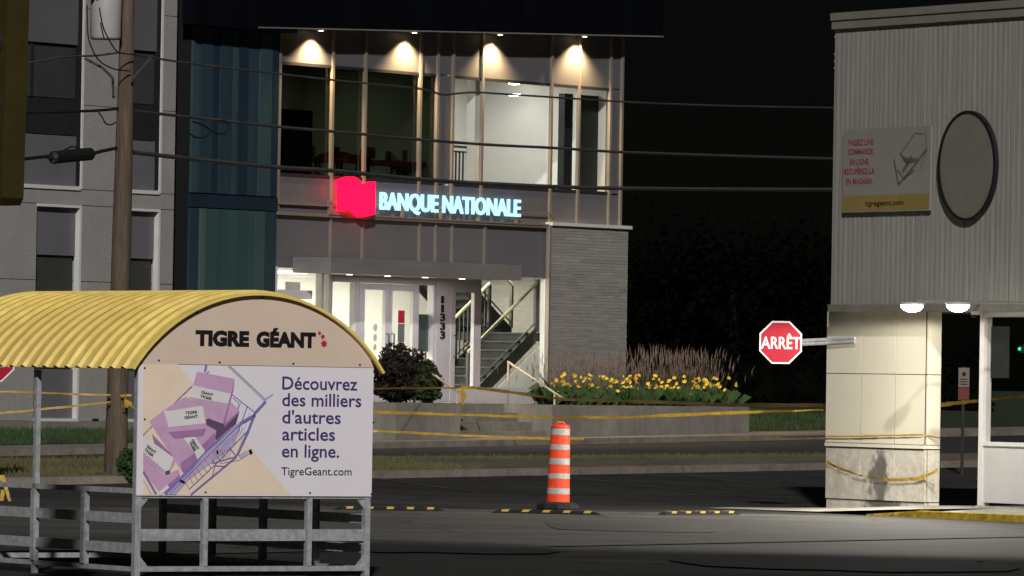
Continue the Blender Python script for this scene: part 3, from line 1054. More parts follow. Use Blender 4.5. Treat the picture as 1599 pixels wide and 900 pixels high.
# railings
def railing(name, lab, px0, py0, wa, px1, py1, wb, both):
    p0 = BK.world(*[K(px0, py0, wa)[0], wa, K(px0, py0, wa)[1]])
    p1 = BK.world(*[K(px1, py1, wb)[0], wb, K(px1, py1, wb)[1]])
    t = thing(name, lab, 'handrail', (p0.x, p0.y, 0))
    o = Vector((p0.x, p0.y, 0))
    e = p1 - p0
    MB().tube([p0 - o - e.normalized() * .02, p1 - o], .024, 8).build('rail', M['pipe'], t, True)
    q = p0 - o
    MB().tube([(q.x, q.y, 1.1), q], .02, 8).build('post', M['pipe'], t, True)
    q = p0 + e * both - o
    MB().tube([(q.x, q.y, .6), q], .02, 8).build('post', M['pipe'], t, True)
    return p0, p1
railing('handrail', 'beige pipe handrail right of the bank steps, in front of the flowers', 794, 566, 2.55, 880, 623, 3.9, .84)
railing('handrail', 'pipe handrail left of the bank steps, half hidden by the dark shrub', 648, 566, 2.55, 716, 612, 3.75, .97)

# shrub, tall grasses, lilies
def leaf_cloud(name, mt, parent, n, ctr, rad, size, seed, hollow=.3, tri=True):
    r = random.Random(seed)
    mb = MB()
    for _ in range(n):
        while True:
            v = Vector((r.uniform(-1, 1), r.uniform(-1, 1), r.uniform(-1, 1)))
            if hollow < v.length < 1: break
        lump = 1 + .16 * math.sin(v.x * 5 + seed) * math.cos(v.y * 4 + seed * 2) + .1 * math.sin(v.z * 9)
        p = Vector((ctr[0] + v.x * rad[0] * lump, ctr[1] + v.y * rad[1] * lump, ctr[2] + v.z * rad[2] * lump))
        a = Vector((r.uniform(-1, 1), r.uniform(-1, 1), r.uniform(-1, 1))).normalized()
        b = a.cross(Vector((r.uniform(-1, 1), r.uniform(-1, 1), r.uniform(-1, 1)))).normalized()
        s_ = size * r.uniform(.6, 1.3)
        mb.face([p - a * s_, p + b * s_ * .45, p + a * s_, p - b * s_ * .45])
    return mb.build(name, mt, parent)
def shrub(lab, px0, px1, pyt, pyb, wv, mt, n, seed):
    k0, k1 = K(px0, pyb, wv)[0], K(px1, pyb, wv)[0]
    zt = K((px0 + px1) / 2, pyt, wv)[1]
    c = BK.world((k0 + k1) / 2, wv, 1.1)
    t = thing('shrub', lab, 'shrub', tuple(c), BK.ang)
    hw = (BK.world(k1, wv, 0) - BK.world(k0, wv, 0)).length * .595 / 2
    h = zt - 1.1
    leaf_cloud('crown', mt, t, n, (0, 0, h * .52), (hw * 1.15, hw * 1.0, h * .5), .05, seed)
    rr = random.Random(seed + 1)
    for i in range(5):
        a = rr.uniform(0, 2 * PI)
        MB().tube([(0, 0, -.05), (hw * .3 * math.cos(a), hw * .3 * math.sin(a), h * .3), (hw * .6 * math.cos(a), hw * .6 * math.sin(a), h * .7)], [.022, .015, .006], 5).build('stem', M['bark'], t)
shrub('dark purple barberry shrub in the left planter, against the cart shelter', 578, 668, 546, 628, 2.4, M['leaf_dark'], 6500, 3)
shrub('smaller green shrub at the right end of the left planter', 645, 688, 570, 628, 2.9, M['leaf_green'], 3000, 5)

rg = random.Random(21)
def reed_mesh(seed):
    r = random.Random(seed)
    st_, pm = MB(), MB()
    for _ in range(110):
        x, y = r.gauss(0, .15), r.gauss(0, .15)
        h = r.uniform(.55, 1.08)
        lx, ly = x * 1.1 + r.gauss(0, .06), y * 1.1 + r.gauss(0, .06)
        a = r.uniform(0, PI)
        dx, dy = .0045 * math.cos(a), .0045 * math.sin(a)
        st_.face([(x - dx, y - dy, 0), (x + dx, y + dy, 0), (x + lx * .6 + dx * .6, y + ly * .6, h * .7), (x + lx, y + ly, h), (x + lx * .6 - dx * .6, y + ly * .6, h * .7)])
        if r.random() < .6:
            px, py, hh = x + lx, y + ly, r.uniform(.12, .24)
            for q in range(3):
                b = q * PI / 3
                ex, ey = .0075 * math.cos(b), .0075 * math.sin(b)
                pm.face([(px, py, h - .05), (px + ex, py + ey, h + hh * .4), (px + lx * .15, py, h + hh), (px - ex, py - ey, h + hh * .4)])
    for _ in range(45):
        x, y = r.gauss(0, .1), r.gauss(0, .1)
        a = r.uniform(0, 2 * PI)
        l, h = r.uniform(.15, .35), r.uniform(.3, .55)
        st_.face([(x - .008, y, 0), (x + .008, y, 0), (x + l * math.cos(a) * .5, y + l * math.sin(a) * .5, h), (x + l * math.cos(a), y + l * math.sin(a), h * .75)])
    return st_, pm
protos = []
for i in range(3):
    a, b = reed_mesh(40 + i)
    protos.append((a, b))
gl = 'tall feathery reed grass clump with brownish plumes behind the yellow lilies'
first = {}
xs = [868, 888, 908, 929, 950, 972, 994, 1015, 1036, 1055, 1070, 1084, 1094]
for i, x in enumerate(xs):
    wv = 1.5 + rg.uniform(-.3, .4)
    k = K(x, 620, wv)[0]
    p = BK.world(k, wv, 1.1)
    j = i % 3
    if j not in first:
        t = thing('reed_grass', gl, 'ornamental grass', tuple(p), 0, 'reed grass clumps along the planter')
        protos[j][0].build('stems', M['reed'], t)
        protos[j][1].build('plumes', M['plume'], t)
        first[j] = t
    else:
        t = copy_tree(first[j])
    t.location = p
    t.rotation_euler = (0, 0, rg.uniform(0, 6))
    s_ = rg.uniform(.85, 1.0) * (.9 if x < 990 else 1)
    t.scale = (1.1, 1.1, s_)
# yellow lilies
def lily_leaves(seed):
    r = random.Random(seed)
    mb = MB()
    for _ in range(170):
        x, y = r.gauss(0, .10), r.gauss(0, .09)
        a = r.uniform(0, 2 * PI)
        l, h = r.uniform(.1, .32), r.uniform(.16, .40)
        c, s_ = math.cos(a), math.sin(a)
        wd = .007
        mb.face([(x - s_ * wd, y + c * wd, 0), (x + s_ * wd, y - c * wd, 0), (x + c * l * .5 + s_ * wd, y + s_ * l * .5 - c * wd, h), (x + c * l, y + s_ * l, h * .8), (x + c * l * .5 - s_ * wd, y + s_ * l * .5 + c * wd, h)])
    return mb
fl = MB()
for q in range(6):
    a = q * PI / 3
    c, s_ = math.cos(a), math.sin(a)
    fl.face([(0, 0, -.03), (c * .045 - s_ * .022, s_ * .045 + c * .022, .02), (c * .075, s_ * .075, .035), (c * .045 + s_ * .022, s_ * .045 - c * .022, .02)])
fl_me = fl.build('flower', M['bloom'])
fl_o = fl.build('flower', M['bloom2'])
lg = 'clump of yellow daylilies in bloom behind the planter wall'
lv = [lily_leaves(60 + i) for i in range(3)]
lfirst = {}
for i in range(18):
    x = 862 + i * 15.7 + rg.uniform(-6, 6)
    wv = 2.9 + rg.uniform(-.5, .5)
    k = K(x, 620, wv)[0]
    p = BK.world(k, wv, 1.1)
    t = thing('daylily', lg, 'flowers', tuple(p), rg.uniform(0, 6), 'yellow daylilies along the planter')
    j = i % 3
    if j not in lfirst: lfirst[j] = lv[j].build('leaves', M['leaf'], t)
    else: inst(lfirst[j], parent=t)
    if x < 880: continue
    for q in range(rg.choice((9, 11, 13, 14, 16))):
        a, rr = rg.uniform(0, 6.3), rg.uniform(.05, .36)
        inst(fl_o if rg.random() < .08 else fl_me, parent=t, loc=(rr * math.cos(a), rr * math.sin(a), rg.uniform(.2, .62)), rot=(rg.uniform(-1.2, 1.2), rg.uniform(-1.2, 1.2), 0), sc=(.64, .64, .64))
bpy.data.objects.remove(fl_me)
bpy.data.objects.remove(fl_o)

# ------------------------------------------------------------------ dark trees in the distance
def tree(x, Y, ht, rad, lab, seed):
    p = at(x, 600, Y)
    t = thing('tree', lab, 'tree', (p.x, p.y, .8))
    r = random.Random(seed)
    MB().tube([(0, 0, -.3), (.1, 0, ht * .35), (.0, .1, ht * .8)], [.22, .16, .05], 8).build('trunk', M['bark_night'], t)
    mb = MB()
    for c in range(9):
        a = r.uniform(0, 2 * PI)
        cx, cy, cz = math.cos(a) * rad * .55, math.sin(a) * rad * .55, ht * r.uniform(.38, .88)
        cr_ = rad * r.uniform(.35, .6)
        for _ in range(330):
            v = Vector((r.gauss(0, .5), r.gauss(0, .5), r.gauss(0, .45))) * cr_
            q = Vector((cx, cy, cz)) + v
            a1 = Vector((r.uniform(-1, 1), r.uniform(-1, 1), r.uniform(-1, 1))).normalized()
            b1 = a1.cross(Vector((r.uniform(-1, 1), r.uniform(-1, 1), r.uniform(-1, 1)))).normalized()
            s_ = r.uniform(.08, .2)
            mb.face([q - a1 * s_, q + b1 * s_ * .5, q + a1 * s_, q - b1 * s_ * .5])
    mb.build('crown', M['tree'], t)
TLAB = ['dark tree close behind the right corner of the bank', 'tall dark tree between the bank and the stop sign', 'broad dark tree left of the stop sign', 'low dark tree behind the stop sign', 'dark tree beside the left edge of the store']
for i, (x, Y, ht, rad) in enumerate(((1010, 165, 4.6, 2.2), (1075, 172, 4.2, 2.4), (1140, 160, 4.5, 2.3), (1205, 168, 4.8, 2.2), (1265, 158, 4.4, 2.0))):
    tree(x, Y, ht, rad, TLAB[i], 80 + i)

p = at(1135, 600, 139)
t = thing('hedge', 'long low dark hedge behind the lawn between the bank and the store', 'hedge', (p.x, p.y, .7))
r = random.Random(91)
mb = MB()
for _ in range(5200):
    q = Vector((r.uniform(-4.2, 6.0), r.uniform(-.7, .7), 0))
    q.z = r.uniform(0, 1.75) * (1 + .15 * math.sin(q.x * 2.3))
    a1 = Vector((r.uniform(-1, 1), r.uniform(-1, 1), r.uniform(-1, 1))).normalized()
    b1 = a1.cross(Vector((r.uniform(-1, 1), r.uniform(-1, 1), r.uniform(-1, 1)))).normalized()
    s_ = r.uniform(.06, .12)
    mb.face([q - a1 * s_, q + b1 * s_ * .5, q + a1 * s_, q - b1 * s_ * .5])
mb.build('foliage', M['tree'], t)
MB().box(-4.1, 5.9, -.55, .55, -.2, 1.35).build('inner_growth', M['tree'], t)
for i in range(7): MB().tube([(-4 + i * 1.6, 0, -.2), (-3.9 + i * 1.6, .1, .6), (-4.1 + i * 1.6, 0, 1.3)], [.04, .03, .01], 5).build('stem', M['bark_night'], t)

# ------------------------------------------------------------------ the store
store = thing('store_building', 'pale ribbed metal store front on a cream tiled pillar', 'building', (ST.o.x, ST.o.y, 0), ST.ang)
S = ST.K
OV = .30                                   # the upper wall stands this far proud of the pillar
u0 = S(1296, 250, OV)[0]
zt, zc, zso = S(1450, 10, OV)[1], 0, S(1400, 483, OV)[1]
zt = S(1300, 21, OV)[1]
zc2 = S(1300, 46, OV)[1]
zc1 = S(1300, 33, OV)[1]
pbox('upper_wall_core', M['siding_trim'], store, u0 + .02, 16, -OV + .06, 6, zso + .03, zt - .02)
sd_ = MB()
pitch = .105
x = u0
n = 0
while x < 15.5:
    a = [(x, -OV + .05), (x + pitch * .4, -OV + .05), (x + pitch * .5, -OV + .0475), (x + pitch * .9, -OV + .0475), (x + pitch, -OV + .05)]
    for (p, q) in zip(a[:-1], a[1:]):
        sd_.face([(p[0], p[1], zso + .02), (q[0], q[1], zso + .02), (q[0], q[1], zc2), (p[0], p[1], zc2)])
    x += pitch
    n += 1
sd_.build('ribbed_siding', M['siding'], store)
x = u0 + .95
while x < 15:
    pbox('panel_seam', M['siding_trim'], store, x, x + .012, -OV + .042, -OV + .06, zso + .06, zc2)
    x += .95
pbox('parapet_trim', M['siding_trim'], store, u0 - .01, 16, -OV + .0, -OV + .055, zc2, zc1)
pbox('parapet_trim', M['siding_trim'], store, u0 - .015, 16, -OV - .02, 6, zc1 + .004, zt)
pbox('soffit', M['soffit'], store, u0, 16, -OV + .03, 5.5, zso - .02, zso + .02)
pbox('drip_edge', M['siding_trim'], store, u0, 16, -OV + .0, -OV + .028, zso - .03, zso + .06)
zq0, zq1 = S(1296, 478, OV)[1], S(1296, 158, OV)[1]
MB().tube([(u0 - .05, -OV + .2, zso), (u0 - .05, -OV + .2, zq1)], .04, 8).build('lit_edge_pipe', M['signwhite'], store, True)  # white pipe added to imitate the wall edge lit from behind
for y in (45, 57, 84, 95, 106):
    z = S(1299, y, OV)[1]
    MB().lathe([(.0, -.02), (.03, -.01), (.03, .01), (.0, .02)], 8, (u0 - .035, -OV + .1)).build('insulator', M['signwhite'], store).location.z = z
# pillar
kx = [S(1290, 600)[0], S(1345, 600)[0], S(1398, 600)[0], 0.0]
zj = [.13, .80, .86, 1.75, zso - .021]
pd = .25
pbox('pillar_core', M['dark_metal'], store, kx[0] + .03, -.036, .034, pd - .03, -.1, zso - .021)
pbox('seam_backing', M['dark_metal'], store, kx[0] + .03, -.035, .0022, .0335, .87, zso - .03)
M['base_stained'] = stain(stain(mat('concrete_panel_stained', (.42, .395, .34), .9, .2, 5, .3, fine=18), (-1.02, 0, .40), .26, (.05, .045, .042), 5, .8, (1, .2, .8)), (-.95, 0, .62), .13, (.10, .09, .085), 9, .75, (1, .2, .6))
M['base_sooty'] = stain(mat('concrete_foot_stained', (.42, .395, .34), .9, .2, 5, .3, fine=18), (-.85, 0, .05), .42, (.03, .028, .027), 4, .85, (.8, .2, 1.3))
for i in range(3):
    a, b = kx[i] + .005, kx[i + 1] - .005
    pbox('wall_panel', M['tile'], store, a, b, 0, .002, zj[2] + .004, zj[3] - .006)
    pbox('wall_panel', M['tile'], store, a, b, -.002, .002, zj[3] + .004, zj[4])
    pbox('wall_panel', M['tile'], store, a - .0, b, -.012, .03, zj[1] + .012, zj[2] - .004)
    pbox('wall_panel', M['base_stained'], store, a, b, .012, .04, zj[0] + .012, zj[1] - .004)
    pbox('wall_panel', M['base_sooty'], store, a, b, .03, .06, -.1, zj[0])
for (z0, z1, mt, y0) in ((zj[2] + .004, zj[3] - .006, M['tile'], .006), (zj[3] + .004, zj[4], M['tile'], .006), (zj[1] + .012, zj[2] - .004, M['tile'], .006), (zj[0] + .012, zj[1] - .004, M['base'], .03), (-.1, zj[0], M['base'], .05)):
    pbox('wall_panel', mt, store, -.029, .0, y0 + .03, pd - .01, z0, z1)
pbox('end_wall', M['siding'], store, 15.6, 15.9, .0, 5.5, -.05, zso - .021)
# window bay
wk0 = S(1531, 600)[0]
zw0, zw1 = S(1540, 690)[1], zso - .022
wf = MB()
wf.box(wk0, wk0 + .09, -.02, .1, .13, zw1)
wf.box(wk0 + .091, 15.6, -.018, .1, zw1 - .07, zw1)
wf.box(wk0 + .091, 15.6, -.024, .1, zw0 - .05, zw0)
for q in range(1, 7): wf.box(wk0 + 2.0 * q, wk0 + 2.0 * q + .06, -.018, .1, zw0, zw1 - .07)
wf.build('window_frame', M['white_metal'], store)
pbox('window_pane', M['storeglass'] if 'storeglass' in M else M['glass'], store, wk0 + .09, 15.6, .03, .036, zw0, zw1 - .07)
pbox('stall_panel', mat('stall_white', (.50, .505, .50), .6, .06, 2), store, wk0 + .092, 15.6, .0, .1, .17, zw0 - .051)
pbox('window_foot', M['base'], store, wk0 - .02, 15.6, -.04, .2, -.05, .128)
pbox('window_poster', mat('poster_faint', (.014, .014, .015), .7, .3, 9), store, wk0 + .14, wk0 + .52, .05, .056, 1.72, 2.36)
def forward_throw(d):
    """photometric web of a wall flood: batwing, full cut-off, thrown away from the wall"""
    d.use_nodes = True
    t = d.node_tree
    em = t.nodes['Emission']
    tc = t.nodes.new('ShaderNodeTexCoord')
    sp = t.nodes.new('ShaderNodeSeparateXYZ')
    t.links.new(tc.outputs['Normal'], sp.inputs[0])
    def ma(op, a, b, c=None):
        n = t.nodes.new('ShaderNodeMath')
        n.operation = op
        for i, v in enumerate((a, b, c)):
            if v is None: continue
            if isinstance(v, (int, float)): n.inputs[i].default_value = v
            else: t.links.new(v, n.inputs[i])
        return n.outputs[0]
    def mr(v, a, b, c, e):
        n = t.nodes.new('ShaderNodeMapRange')
        n.interpolation_type = 'SMOOTHSTEP'
        for i, q in enumerate((a, b, c, e)): n.inputs[i + 1].default_value = q
        t.links.new(v, n.inputs[0])
        return n.outputs[0]
    dn = ma('MULTIPLY', sp.outputs['Z'], -1.0)
    dnc = ma('MAXIMUM', dn, .02)
    bat = ma('DIVIDE', 1.0, ma('POWER', ma('MAXIMUM', dn, .13), .35))
    cut = mr(dn, .132, .152, 0, 1)
    ahead = ma('MULTIPLY', sp.outputs['Y'], -1.0)
    left = ma('MULTIPLY', sp.outputs['X'], -1.0)
    fw = mr(ahead, .05, .62, 0, 1)
    front = ma('MULTIPLY', ma('MULTIPLY', bat, cut), ma('MULTIPLY', fw, mr(left, .42, .75, 4.5, 1.2)))
    azim = ma('DIVIDE', sp.outputs['X'], ma('SQRT', ma('ADD', ma('ADD', ma('MULTIPLY', sp.outputs['X'], sp.outputs['X']), ma('MULTIPLY', sp.outputs['Y'], sp.outputs['Y'])), .0001), .0))
    back = ma('MULTIPLY', ma('MULTIPLY', mr(dn, .0, .06, 0, 1), mr(azim, -.86, -.66, 1, .13)), ma('ADD', 2.15, ma('MULTIPLY', ma('POWER', dnc, 2.0), 2.6)))
    t.links.new(ma('ADD', front, back), em.inputs['Strength'])


# stuff seen and mounted at the store
for lab, x, y, k_ in (('round white soffit lamp in front of the cream pillar', 1424, 482, 0), ('round white soffit lamp between pillar and store window', 1496, 485, 1)):
    k = S(x, y, 1.35)[0]
    p = ST.world(k, 1.35, zso + .055)
    t = thing('soffit_lamp', lab, 'lamp', tuple(p), ST.ang, 'soffit lamps at the store')
    MB().box(-.015, .015, .05, 1.04, .012, .035).build('bracket', M['siding_trim'], t)
    MB().lathe([(.15, -.03), (.155, .0), (.001, .01)], 20).build('housing', M['white_metal'], t)
    MB().lathe([(.001, -.115), (.05, -.11), (.10, -.09), (.13, -.06), (.14, -.032), (.001, -.031)], 20).build('lens', emis('soffit_lens', (1, .95, .82), 34), t, True)
    o = lamp('soffit_lamp_light', 'POINT', (0, -.02, -.17), 165, (1, .94, .82), t, shadow_soft_size=.06)
    forward_throw(o.data)
k, z = S(1525, 484, .2)
t = thing('security_camera', 'small white dome security camera beside the store window head', 'camera', tuple(ST.world(k, .2, zso - .02)), ST.ang)
MB().box(-.05, .09, -.05, .05, -.05, 0).build('mount', M['white_metal'], t)
MB().lathe([(.001, -.085), (.03, -.075), (.042, -.05), (.001, -.049)], 12, (-.06, 0)).build('dome', M['dark_metal'], t)
k, z = S(1592, 545, -.25)
t = thing('indicator_lamp', 'small green light glowing inside the store window', 'lamp', tuple(ST.world(k, -.25, z)), ST.ang)
MB().lathe([(.001, -.022), (.02, -.015), (.02, .015), (.001, .022)], 10).build('lens', emis('green_glow', (.03, .75, .4), 1.6), t)
MB().box(-.04, .04, .035, .08, -.05, .05).build('housing', M['dark_metal'], t)
# banner
b0, b1, bz0, bz1 = ST.rect(1318, 203, 1453, 329, OV)
t = thing('banner', 'white advertising banner with red lettering and yellow strip on ribbed wall', 'banner', tuple(ST.world(b0, OV, bz0)), ST.ang)
W, H = b1 - b0, bz1 - bz0
M['vinyl'] = mat('banner_vinyl', (.24, .232, .21), .55, .07, 1.5)
pbox('sheet', M['vinyl'], t, 0, W, -.012, .012, 0, H)
pbox('yellow_strip', mat('banner_yellow', (.25, .185, .055), .55, .12, 3), t, .01, W - .01, -.0145, -.0125, .02, H * .2)
px = lambda X: W * (X - 140) / 680.0
pz = lambda Y: H * (1 - (Y - 160 + (X_ - 140) * .05) / 655.0)
X_ = 140
for (s_, xa, xb, yb) in (('PASSEZ UNE', 185, 380, 288), ('COMMANDE', 180, 378, 360), ('EN LIGNE.', 197, 350, 440), ('RÉCUPÉREZ-LA', 152, 392, 515), ('EN MAGASIN.', 170, 380, 592)):
    put_text(MB(), s_, px(xa), px(xb), H * (1 - (yb - 160) / 655.0), H * .066, -.016, bold=.02).build('lettering', M['banner_red'], t)
put_text(MB(), 'tigregeant.com', px(322), px(622), H * .075, H * .06, -.0185, bold=.01).build('lettering', M['ink'], t)
pc = MB()
q = lambda X, Y: (px(X), H * (1 - (Y - 150) / 660.0))
pc.strip([q(540, 400), q(580, 600), q(690, 470), q(790, 330)], .03, -.0165)
pc.strip([q(590, 350), q(640, 440), q(680, 380)], .03, -.0165)
pc.strip([q(610, 500), q(660, 420), q(720, 410)], .05, -.0165)
pc.strip([q(570, 480), q(620, 560), q(700, 490)], .02, -.0165)
pc.strip([q(780, 200), q(795, 330), q(740, 500)], .01, -.0165)
pc.strip([q(600, 350), q(700, 200), q(760, 210)], .01, -.0165)
pc.strip([q(640, 390), q(640, 420)], .1, -.017)
pc.build('printed_picture', mat('grey_ink', (.10, .095, .09), .6, .4, 9), t)
# oval sign ring (left blank)
o0, o1 = S(1467, 260, OV)[0], S(1558, 256, OV)[0]
oz1, oz0 = S(1513, 173, OV)[1], S(1509, 345, OV)[1]
t = thing('oval_sign', 'tall oval emblem sign with black rim on ribbed wall', 'sign', tuple(ST.world((o0 + o1) / 2, OV, (oz0 + oz1) / 2)), ST.ang)
ra_, rb_ = (o1 - o0) / 2, (oz1 - oz0) / 2
N = 48
ci = [(math.cos(2 * PI * i / N), math.sin(2 * PI * i / N)) for i in range(N)]
MB().prism([(c * (ra_ - .03), s_ * (rb_ - .03)) for c, s_ in ci], -.02, .02).build('face', mat('oval_face', (.16, .16, .13), .6, .1, 3), t)
rm = MB()
for i in range(N):
    j = (i + 1) % N
    for (y0,) in ((-.035,),):
        a, b = ci[i], ci[j]
        rm.face([(a[0] * ra_, y0, a[1] * rb_), (b[0] * ra_, y0, b[1] * rb_), (b[0] * (ra_ - .045), y0, b[1] * (rb_ - .03)), (a[0] * (ra_ - .045), y0, a[1] * (rb_ - .03))])
        rm.face([(a[0] * ra_, y0, a[1] * rb_), (b[0] * ra_, y0, b[1] * rb_), (b[0] * ra_, .02, b[1] * rb_), (a[0] * ra_, .02, a[1] * rb_)])
        rm.face([(a[0] * (ra_ - .045), y0, a[1] * (rb_ - .03)), (b[0] * (ra_ - .045), y0, b[1] * (rb_ - .03)), (b[0] * (ra_ - .045), .0, b[1] * (rb_ - .03)), (a[0] * (ra_ - .045), .0, a[1] * (rb_ - .03))])
rm.build('rim', M['ink'], t)

# stop signs
def stop_sign(lab, c, r, rz, arm=None, post=None):
    t = thing('stop_sign', lab, 'stop sign', (c.x, c.y, c.z), rz)
    oc = lambda rr: [(rr * math.cos(PI / 8 + i * PI / 4), rr * math.sin(PI / 8 + i * PI / 4)) for i in range(8)]
    MB().prism(oc(r), -.004, .004).build('plate', M['signwhite'], t)
    MB().prism(oc(r * .925), -.009, -.0045).build('face', M['red'], t)
    put_text(MB(), 'ARRÊT', -r * .86, r * .86, -r * .27, r * .50, -.012, bold=.018).build('lettering', M['signwhite'], t)
    return t
c = at(1219, 535, 78.4)
sr_ = 36 * 78.4 / 9600
t = stop_sign('red octagonal ARRÊT sign held out from the cream pillar on an arm', c, sr_, .06)
inv = Matrix.Translation(c) @ Matrix.Rotation(.06, 4, 'Z')
inv = inv.inverted()
pa = inv @ at(1222, 536, 78.45)
pb = inv @ ST.world(S(1291, 533, .06)[0], .06, S(1291, 533, .06)[1])
pc_ = inv @ ST.world(S(1335, 531, .05)[0], .05, S(1335, 531, .05)[1])
ar = MB()
for dz in (-.025, .022): ar.tube([pa + Vector((0, .03, dz)), pb + Vector((0, 0, dz)), pc_ + Vector((0, 0, dz))], .02, 4)
ar.build('arm', M['galv'], t)
c = at(-10, 563, 82)
t = stop_sign('red ARRÊT sign half hidden under the left eave of the cart shelter', c, 36 * 82 / 9600, -.1)
MB().box(-.03, .03, .01, .05, -2.0, .2).build('post', M['galv'], t)
# small parking sign beyond the gap
c = at(1505, 600, 98)
t = thing('parking_sign', 'small white and red sign on a post seen between pillar and store window', 'sign', (c.x, c.y, .35), .2)
zz = c.z - .35
MB().box(-.02, .02, .01, .05, -.2, zz + .28).build('post', M['dark_metal'], t)
MB().box(-.09, .09, -.004, .008, zz - .05, zz + .26).build('plate', mat('plate_dull', (.20, .16, .145), .6, .15, 9), t)  # white plate toned down to a dull grey
MB().box(-.09, .09, -.004, .008, zz - .25, zz - .06).build('plate', mat('plate_red', (.16, .04, .035), .5, .1), t)
mk = MB()
mk.prism([(.035 * math.cos(i * PI / 6), zz + .16 + .035 * math.sin(i * PI / 6)) for i in range(12)], -.008, -.0045)
for i in range(3): mk.box(-.06, .06, -.008, -.0045, zz + .07 - i * .04, zz + .085 - i * .04)
mk.build('symbol', M['rubber'], t)

# store pavement with its painted curb
sw = MB()
prof = [(-3.4, -.02), (-2.2, .006), (-1.0, .05), (0.0, .10), (1.5, .105), (16, .105)]
for (a, za), (b, zb) in zip(prof[:-1], prof[1:]):
    for (f0, f1) in ((1.6, .0), (.0, -3.0)):
        za1, zb1 = (za, zb)
        fa0, fb0 = f0, f0
        ya, yb = za, zb
        if f0 == 1.6 and a < 2: za1 = za * .2; zb1 = zb * (.2 if b < 1.4 else .8)
        sw.face([ST.world(a, f0, za1), ST.world(b, f0, zb1), ST.world(b, f1, zb), ST.world(a, f1, za)])
tag(sw.build('store_pavement', mat('pavement_pale', (.33, .31, .27), .9, .18, 2, .2, fine=18)), kind='structure')
cy = MB()
for (a, b, h0, h1) in ((1.2, 2.2, .02, .085), (2.2, 16, .085, .11)):
    p = []
    for (k, h) in ((a, h0), (b, h1)):
        p += [ST.world(k, 1.75, -.05), ST.world(k, 1.73, h), ST.world(k, 1.58, h + .004), ST.world(k, 1.58, -.05)]
    cy.face([p[0], p[4], p[5], p[1]]); cy.face([p[1], p[5], p[6], p[2]]); cy.face([p[0], p[1], p[2], p[3]])
tag(cy.build('painted_curb', M['curbyellow']), kind='structure')

# ------------------------------------------------------------------ cart shelter
cs = thing('cart_shelter', 'shopping cart shelter with yellow arched roof, advertising board and galvanised frame', 'cart shelter', (CO.o.x, CO.o.y, 0), CO.ang)
Q = CO.K
CW, CLN, NB = 2.134, 3.28, 4
bay = CLN / NB
zb_, zt_ = Q(219, 774)[1], Q(222, 568)[1]
zpk = Q(404, 462)[1]
# roof
RX, RH, ze = CW / 2, CW / 2 + .075, Q(224, 576, .1)[1]
rise = Q(404, 458)[1] - ze
R_ = (RH * RH + rise * rise) / (2 * rise)
th = math.asin(RH / R_)
cz = ze + rise - R_
rf = MB()
prof = []
y = -.055
while y < CLN + .1:
    prof += [(y, 0), (y + .105, 0), (y + .122, .026), (y + .162, .026), (y + .179, 0)]
    y += .18
NA = 30
for i in range(NA + 1):
    a = -th + 2 * th * i / NA
    for (yy, dr) in prof:
        rf.v.append((RX + (R_ + dr) * math.sin(a), yy, cz + (R_ + dr) * math.cos(a)))
npf = len(prof)
for i in range(NA):
    for j in range(npf - 1):
        rf.f.append((i * npf + j, i * npf + j + 1, (i + 1) * npf + j + 1, (i + 1) * npf + j))
        rf.m.append(0)
ro = rf.build('corrugated_roof', M['yellow'], cs)
sm = ro.modifiers.new('thickness', 'SOLIDIFY')
sm.thickness = .004
sm.offset = -1
# roof front trim ring
tr = MB()
for i in range(NA):
    a, b = -th + 2 * th * i / NA, -th + 2 * th * (i + 1) / NA
    P = lambda an, rr, yy: (RX + rr * math.sin(an), yy, cz + rr * math.cos(an))
    tr.face([P(a, R_ - .018, -.06), P(b, R_ - .018, -.06), P(b, R_ + .004, -.06), P(a, R_ + .004, -.06)])
    tr.face([P(a, R_ - .018, -.06), P(b, R_ - .018, -.06), P(b, R_ - .018, -.02), P(a, R_ - .018, -.02)])
tr.build('roof_trim', M['yellow'], cs)
# gable board
a0 = math.acos(min(1, (zt_ - cz) / (R_ - .022)))
gb = [(RX + (R_ - .022) * math.sin(a), cz + (R_ - .022) * math.cos(a)) for a in [-a0 + 2 * a0 * i / 28 for i in range(29)]]
gb = [(min(max(p[0], .0), CW), p[1]) for p in gb]
MB().prism(gb, -.012, -.002).build('gable_board', M['peach'], cs)
hk0, hz = Q(305, 538.5, .014)
hk1 = Q(493, 541, .014)[0]
hcap = Q(305, 517.5)[1] - Q(305, 538.5)[1]
put_text(MB(), 'TIGRE', hk0, Q(389, 540, .014)[0], hz, hcap, -.0145, bold=.062).build('lettering', M['ink'], cs)
put_text(MB(), 'GÉANT', Q(400, 540, .014)[0], hk1, hz, hcap, -.0145, bold=.062).build('lettering', M['ink'], cs)
lf = MB()
for (X, Y, r_) in ((499, 520.5, .018), (504, 526, .022), (506, 537, .034)):
    k, z = Q(X, Y, .014)
    pts = []
    for i in range(14):
        rr = r_ * (1.0 if i % 2 == 0 else .55)
        pts.append((k + rr * math.cos(i * PI / 7 + .3), z + rr * math.sin(i * PI / 7 + .3)))
    lf.prism(pts, -.0150, -.0125)
lf.build('maple_leaf', M['red_ink'], cs)
